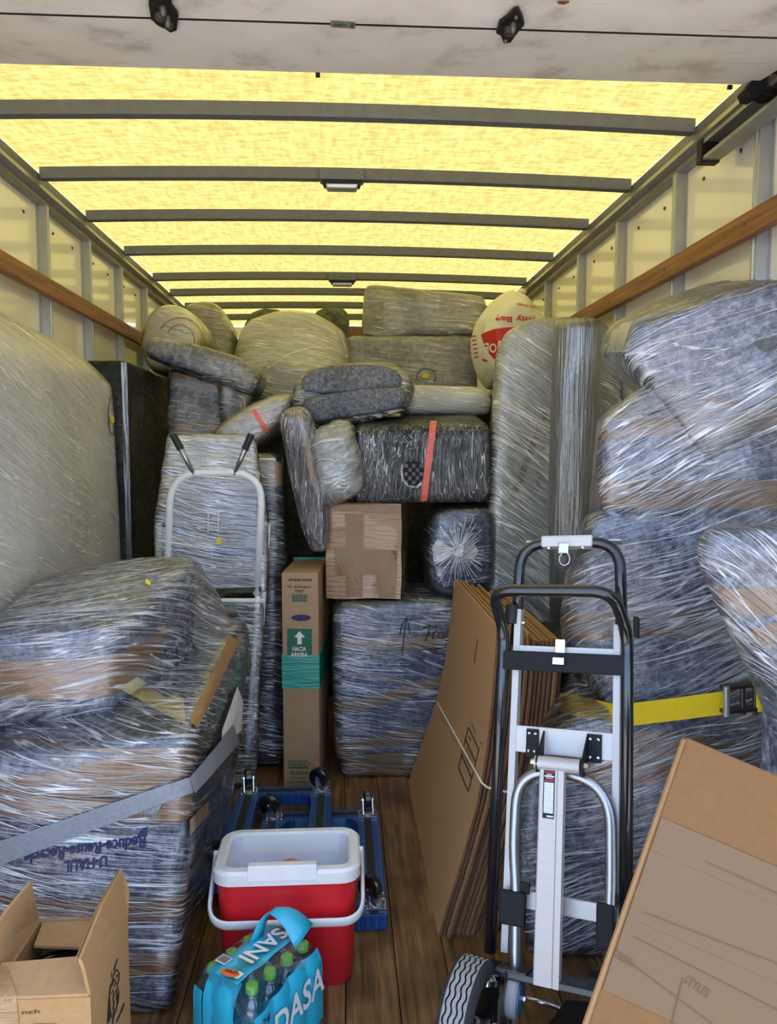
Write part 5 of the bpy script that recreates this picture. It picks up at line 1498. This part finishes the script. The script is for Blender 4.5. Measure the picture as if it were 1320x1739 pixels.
# carrying handle: two straps rising to a torn peak
pk_ = W(.085, D2*.80, .300)
def strap(pa, pb, w0, w1, up):
    b = B(); rings = []
    for k in range(9):
        t = k/8; c = pa.lerp(pb, t) + Vector((0, 0, .018*math.sin(math.pi*t))); w_ = w0 + (w1-w0)*t; u_ = Vector(up).normalized()
        nn = u_.cross(pb - pa).normalized()*.001
        rings.append([c + u_*w_/2 + nn, c - u_*w_/2 + nn, c - u_*w_/2 - nn, c + u_*w_/2 - nn])
    return b.loft(rings)
obj('carry_handle', strap(W(.128, D2*.62, .205), W(.105, D2*.76, .272), .05, .020, e2), M['teal'], wp, smooth=True)
obj('carry_handle', strap(W(.105, D2*.76, .272), W(.03, D2*.90, .215), .020, .075, e2 + Vector((0, 0, .4))), M['teal'], wp, smooth=True)
# clear shrink film
cl = [W(i, j, z) for i, j, z in ((-.004, -.004, .004), (D1+.004, -.004, .004), (-.004, D2+.004, .004), (D1+.004, D2+.004, .004), (-.004, -.004, .15), (D1+.004, -.004, .15), (-.004, D2+.004, .15), (D1+.004, D2+.004, .15),
      (.018, .018, .206), (D1-.018, .018, .206), (.018, D2-.018, .206), (D1-.018, D2-.018, .206))]
h = hull_of(cl); fdw = soft(h[0], h[1], .009, 1, .003, 14, .001, inflate=.001)
obj('shrink_film', fdw, M['film_pack'], wp, smooth=True)
# lettering
t_ = text2d('DASA', .02, 0.0, 1); wd = width2d(t_)
tx = [(v[0]/wd, v[1]/.7) for v in t_[0]], t_[1]
pr = [sheet_right(.050 + v[0]*.178, .062 + v[1]*.066 + v[0]*.028, .010) for v in tx[0]]
obj('lettering', (pr, tx[1]), M['white_print'], wr_)
t24 = text2d('24', .01, .2, 0); w24 = width2d(t24)
obj('lettering', ([sheet_right(.008 + v[0]/w24*.030, .122 + v[1]/.7*.022 + v[0]/w24*.006, .010) for v in t24[0]], t24[1]), M['ink_blue'], wr_)
def on_top(m2, z=.2135): return [W(x, y, z) for x, y in m2[0]], m2[1]
t2_ = text2d('SANI', .02, 0.0, 1); wd2 = width2d(t2_); tx = [(v[0]/wd2, v[1]/.7) for v in t2_[0]], t2_[1]
ta_ = [(.112 - v[1]*.044, .205 - v[0]*.135) for v in tx[0]]
obj('lettering', on_top((ta_, tx[1])), M['white_print'], tsh)
bcd = obj('barcode', on_top(quad2d((.118, .030), (.150, .030), (.150, .058), (.118, .058), 1, 1), .2125), M['white_print'], tsh)
obj('bars', on_top(merge2d(*[quad2d((.121 + .0026*i, .033), (.1223 + .0026*i, .033), (.1223 + .0026*i, .055), (.121 + .0026*i, .055), 1, 1) for i in range(10)]), .2138), M['ink'], bcd)
ps = obj('paid_sticker', on_top(flat2d([(.088 + .024*math.cos(a) + .004*math.sin(a), .018 + .012*math.sin(a) - .006*math.cos(a)) for a in [2*math.pi*i/20 for i in range(20)]]), .2130), M['orange_paper'], tsh)
tp_ = text2d('PAID', .02); wpd = width2d(tp_)
obj('lettering', on_top(([(.103 - v[0]/wpd*.032, .0185 - .006 + v[1]/.7*.010 + v[0]/wpd*.008) for v in tp_[0]], tp_[1]), .2143), M['ink_brown'], ps)
obj('price_label', on_top(quad2d((.058, .012), (.076, .012), (.076, .034), (.058, .034), 1, 1), .2127), M['white_print'], tsh)

# ---------------------------------------------------------------- open carton, bottom left
oc_ = root('open_carton', 'open brown carton with raised flaps and printed lion head, before the armchair', 'box', (-.56, 1.50, 0))
ax0, ax1, ay0, ay1, hz = -.655, -.468, 1.385, 1.635, .40
T_ = .006
def slab(p, n_, th=T_):
    n_ = Vector(n_).normalized()*th
    return B().prism([Vector(q) for q in p], [Vector(q) + n_ for q in p])
bx = B()
bx.box((ax0, ay0, 0), (ax1, ay1, T_)); bx.box((ax0, ay0, T_), (ax0+T_, ay1, hz)); bx.box((ax1-T_, ay0, T_), (ax1, ay1, hz))
bx.box((ax0+T_, ay0, T_), (ax1-T_, ay0+T_, hz)); bx.box((ax0+T_, ay1-T_, T_), (ax1-T_, ay1, hz))
obj('carton_body', bx, M['card'], oc_)
fR = [(ax1, ay0+.004, hz), (ax1, ay1, hz), (ax1+.004, ay1+.004, hz+.055), (ax1-.004, ay1-.018, hz+.115), (ax1-.008, 1.50, hz+.110), (ax1-.012, ay0-.006, hz+.078), (ax1-.004, ay0-.010, hz+.06)]
rfl = obj('flap', slab(fR, (-1, 0, .1)), M['card'], oc_)
obj('torn_tape', slab([(ax1-.012, ay1-.03, hz+.100), (ax1-.016, 1.50, hz+.098), (ax1-.022, ay0+.0, hz+.066), (ax1-.020, ay0+.0, hz+.080), (ax1-.014, 1.50, hz+.113), (ax1-.008, ay1-.022, hz+.116)], (-1, 0, .1), .003), M['tape'], rfl)
fLf = [(ax0, ay0, hz), (ax0, ay1, hz), (ax0+.012, ay1-.06, hz+.118), (ax0-.004, 1.50, hz+.105), (ax0-.016, ay0, hz+.08)]
obj('flap', slab(fLf, (-1, 0, 0)), M['card_light'], oc_)
fB = [(ax0+.01, ay1-.004, hz-.002), (ax1-.012, ay1-.004, hz-.002), (ax1-.030, ay1-.088, hz-.012), (ax0+.02, ay1-.080, hz-.006)]
obj('flap', slab(fB, (0, 0, -1)), M['card_light'], oc_)
fF = [(ax0, ay0+.002, hz), (ax1-.004, ay0+.002, hz), (ax1-.012, ay0+.075, hz+.026), (ax0, ay0+.070, hz+.020)]
obj('flap', slab(fF, (0, 0, 1)), M['card_light'], oc_)
cy_ = B().cyl((ax0+.062, 1.54, .30), (ax0+.062, 1.54, .384), .035, 28)
bl = root('black_coil', 'black ribbed coil with bright glints lying in the open carton', 'coil', (-.575, 1.53, .006))
for k in range(7):
    obj('coil_turn', B().tube([Vector((-.568 + .068*math.cos(t), 1.525 + .055*math.sin(t), .262 + .016*k)) for t in [2*math.pi*i/28 for i in range(28)]], .0085, 8, closed=True), M['black_paint'], bl, smooth=True)
obj('coil_core', B().lathe([(.045, .006), (.05, .02), (.05, .36), (.045, .368)], (-.568, 1.525, 0), (0, 0, 1), 28), M['black_matte'], bl, smooth='auto')
bvo = tree(vf(bx), vf(slab(fR, (-1, 0, .1))), vf(slab(fF, (0, 0, 1))))
obj('packing_tape', press(flat2d([(-10, 1640), (12, 1645), (28, 1690), (33, 1739), (-10, 1739)], 2), bvo, .002), M['card_taped'], oc_)
obj('lettering', press(fit_text('nch', (38, 1722), (68, 1720), 7, .005), bvo, .0015), M['ink_brown'], oc_)
obj('fine_print', press(merge2d(*[stroke2d([(58 + i*5, 1738), (61 + i*5, 1738)], 1.6) for i in range(8)]), bvo, .0015), M['ink_brown'], oc_, kind='stuff')
lion = [[(196, 1646), (202, 1652), (201, 1664), (198, 1672)], [(196, 1646), (192, 1656), (190, 1668), (186, 1680), (184, 1700), (183, 1720), (182, 1739)], [(187, 1672), (185, 1690), (186, 1712), (185, 1736)],
    [(198, 1672), (201, 1685), (200, 1700), (197, 1712), (193, 1724), (190, 1739)], [(193, 1662), (196, 1668), (193, 1676), (190, 1672), (193, 1662)], [(190, 1680), (193, 1688), (191, 1698), (193, 1706), (190, 1714)],
    [(196, 1680), (198, 1690), (196, 1698)], [(188, 1686), (190, 1690)], [(195, 1684), (197, 1687)], [(191, 1700), (195, 1702)], [(199, 1654), (197, 1660)], [(187, 1716), (189, 1730)], [(193, 1712), (191, 1730)], [(200, 1690), (198, 1706)]]
obj('printed_lion', press(merge2d(*[stroke2d(s, 1.7) for s in lion]), bvo, .0015), M['ink'], oc_)
obj('lettering', press(merge2d(stroke2d([(188, 1660), (189, 1652), (187, 1650)], 1.0), stroke2d([(192, 1648), (199, 1628)], 1.6), stroke2d([(197, 1736), (203, 1722)], 2.0), stroke2d([(204, 1720), (210, 1704)], 2.4)), bvo, .0015), M['ink'], oc_)

# ---------------------------------------------------------------- large flat carton, bottom right
big = B()
tl, tr2, bl2 = at(1166, 1252, 1.17), at(1330, 1321, 1.13), at(990, 1739, 1.08)
dx_ = (tr2 - tl).normalized(); dy_ = (bl2 - tl); dy_ = (dy_ - dx_*dy_.dot(dx_)).normalized()
nn = dx_.cross(dy_).normalized()
if nn.y < 0: nn = -nn
Lz = (tl.z - .004) / -dy_.z
Wd = .62
def G(s, t, d=0.0): return tl + dx_*s + dy_*t + nn*d
bc = root('large_carton', 'large flattened brown carton leaning at an angle, taped across, in front of the hand truck', 'box', G(.2, Lz*.8))
low = max(0.0, 0)
corner = G(0, Lz)
wmax = min(Wd, 1.0)
# lower edge cut where the carton meets the floor
sB = -(tl.z + dy_.z*Lz*.0 - .004) 
def t_floor(s): return (tl.z + dx_.z*s - .004) / -dy_.z
poly = [(0, 0), (wmax, 0), (wmax, t_floor(wmax)), (0, t_floor(0))]
cb3 = B().prism([G(s, t, 0) for s, t in poly], [G(s, t, .014) for s, t in poly])
obj('cardboard', cb3, M['card_big'], bc, bevel=.004)
bvl = tree(vf(cb3))
obj('folded_edge', B().prism([G(-.003, .004, .003), G(.0, .004, -.002), G(.004, t_floor(0), -.002), G(-.003, t_floor(0), .003)], [G(-.003, .004, .015), G(.0, .004, .016), G(.004, t_floor(0), .016), G(-.003, t_floor(0), .015)]), M['card'], bc)
def tape_strip(s0, t0, s1, t1, w, off, m_='tape_tan'):
    a, b = Vector((s0, t0)), Vector((s1, t1)); d = (b - a).normalized(); q = Vector((-d.y, d.x))*w/2
    p = [a + q, b + q, b - q, a - q]
    obj('packing_tape', B().prism([G(x, y, -off) for x, y in p], [G(x, y, -off + .0003) for x, y in p]), M[m_], bc)
for k in range(5):
    tape_strip(.004, .158 + .052*k, wmax, .150 + .050*k, .058, .0012 + .0004*(k % 2))
fm = [(1105, 1422, 1330, 1522), (1095, 1550, 1330, 1640), (1075, 1590, 1330, 1720), (1050, 1620, 1210, 1739)]
ghost = [stroke2d([(a, b), ((a+c)/2, (b+d)/2), (c, d)], 1.5) for a, b, c, d in fm]
ghost.append(stroke2d([(1160, 1660), (1140, 1739)], 2.2))
obj('faded_print', press(merge2d(*ghost), bvl, .0030), M['ink_faded'], bc)
obj('faded_print', press(fit_text('STYLES', (1160, 1668), (1200, 1694), 15, .0), bvl, .0030), M['ink_faded'], bc)
obj('faded_print', press(fit_text('COLORS', (1040, 1622), (1072, 1642), 13, .0), bvl, .0030), M['ink_faded'], bc)
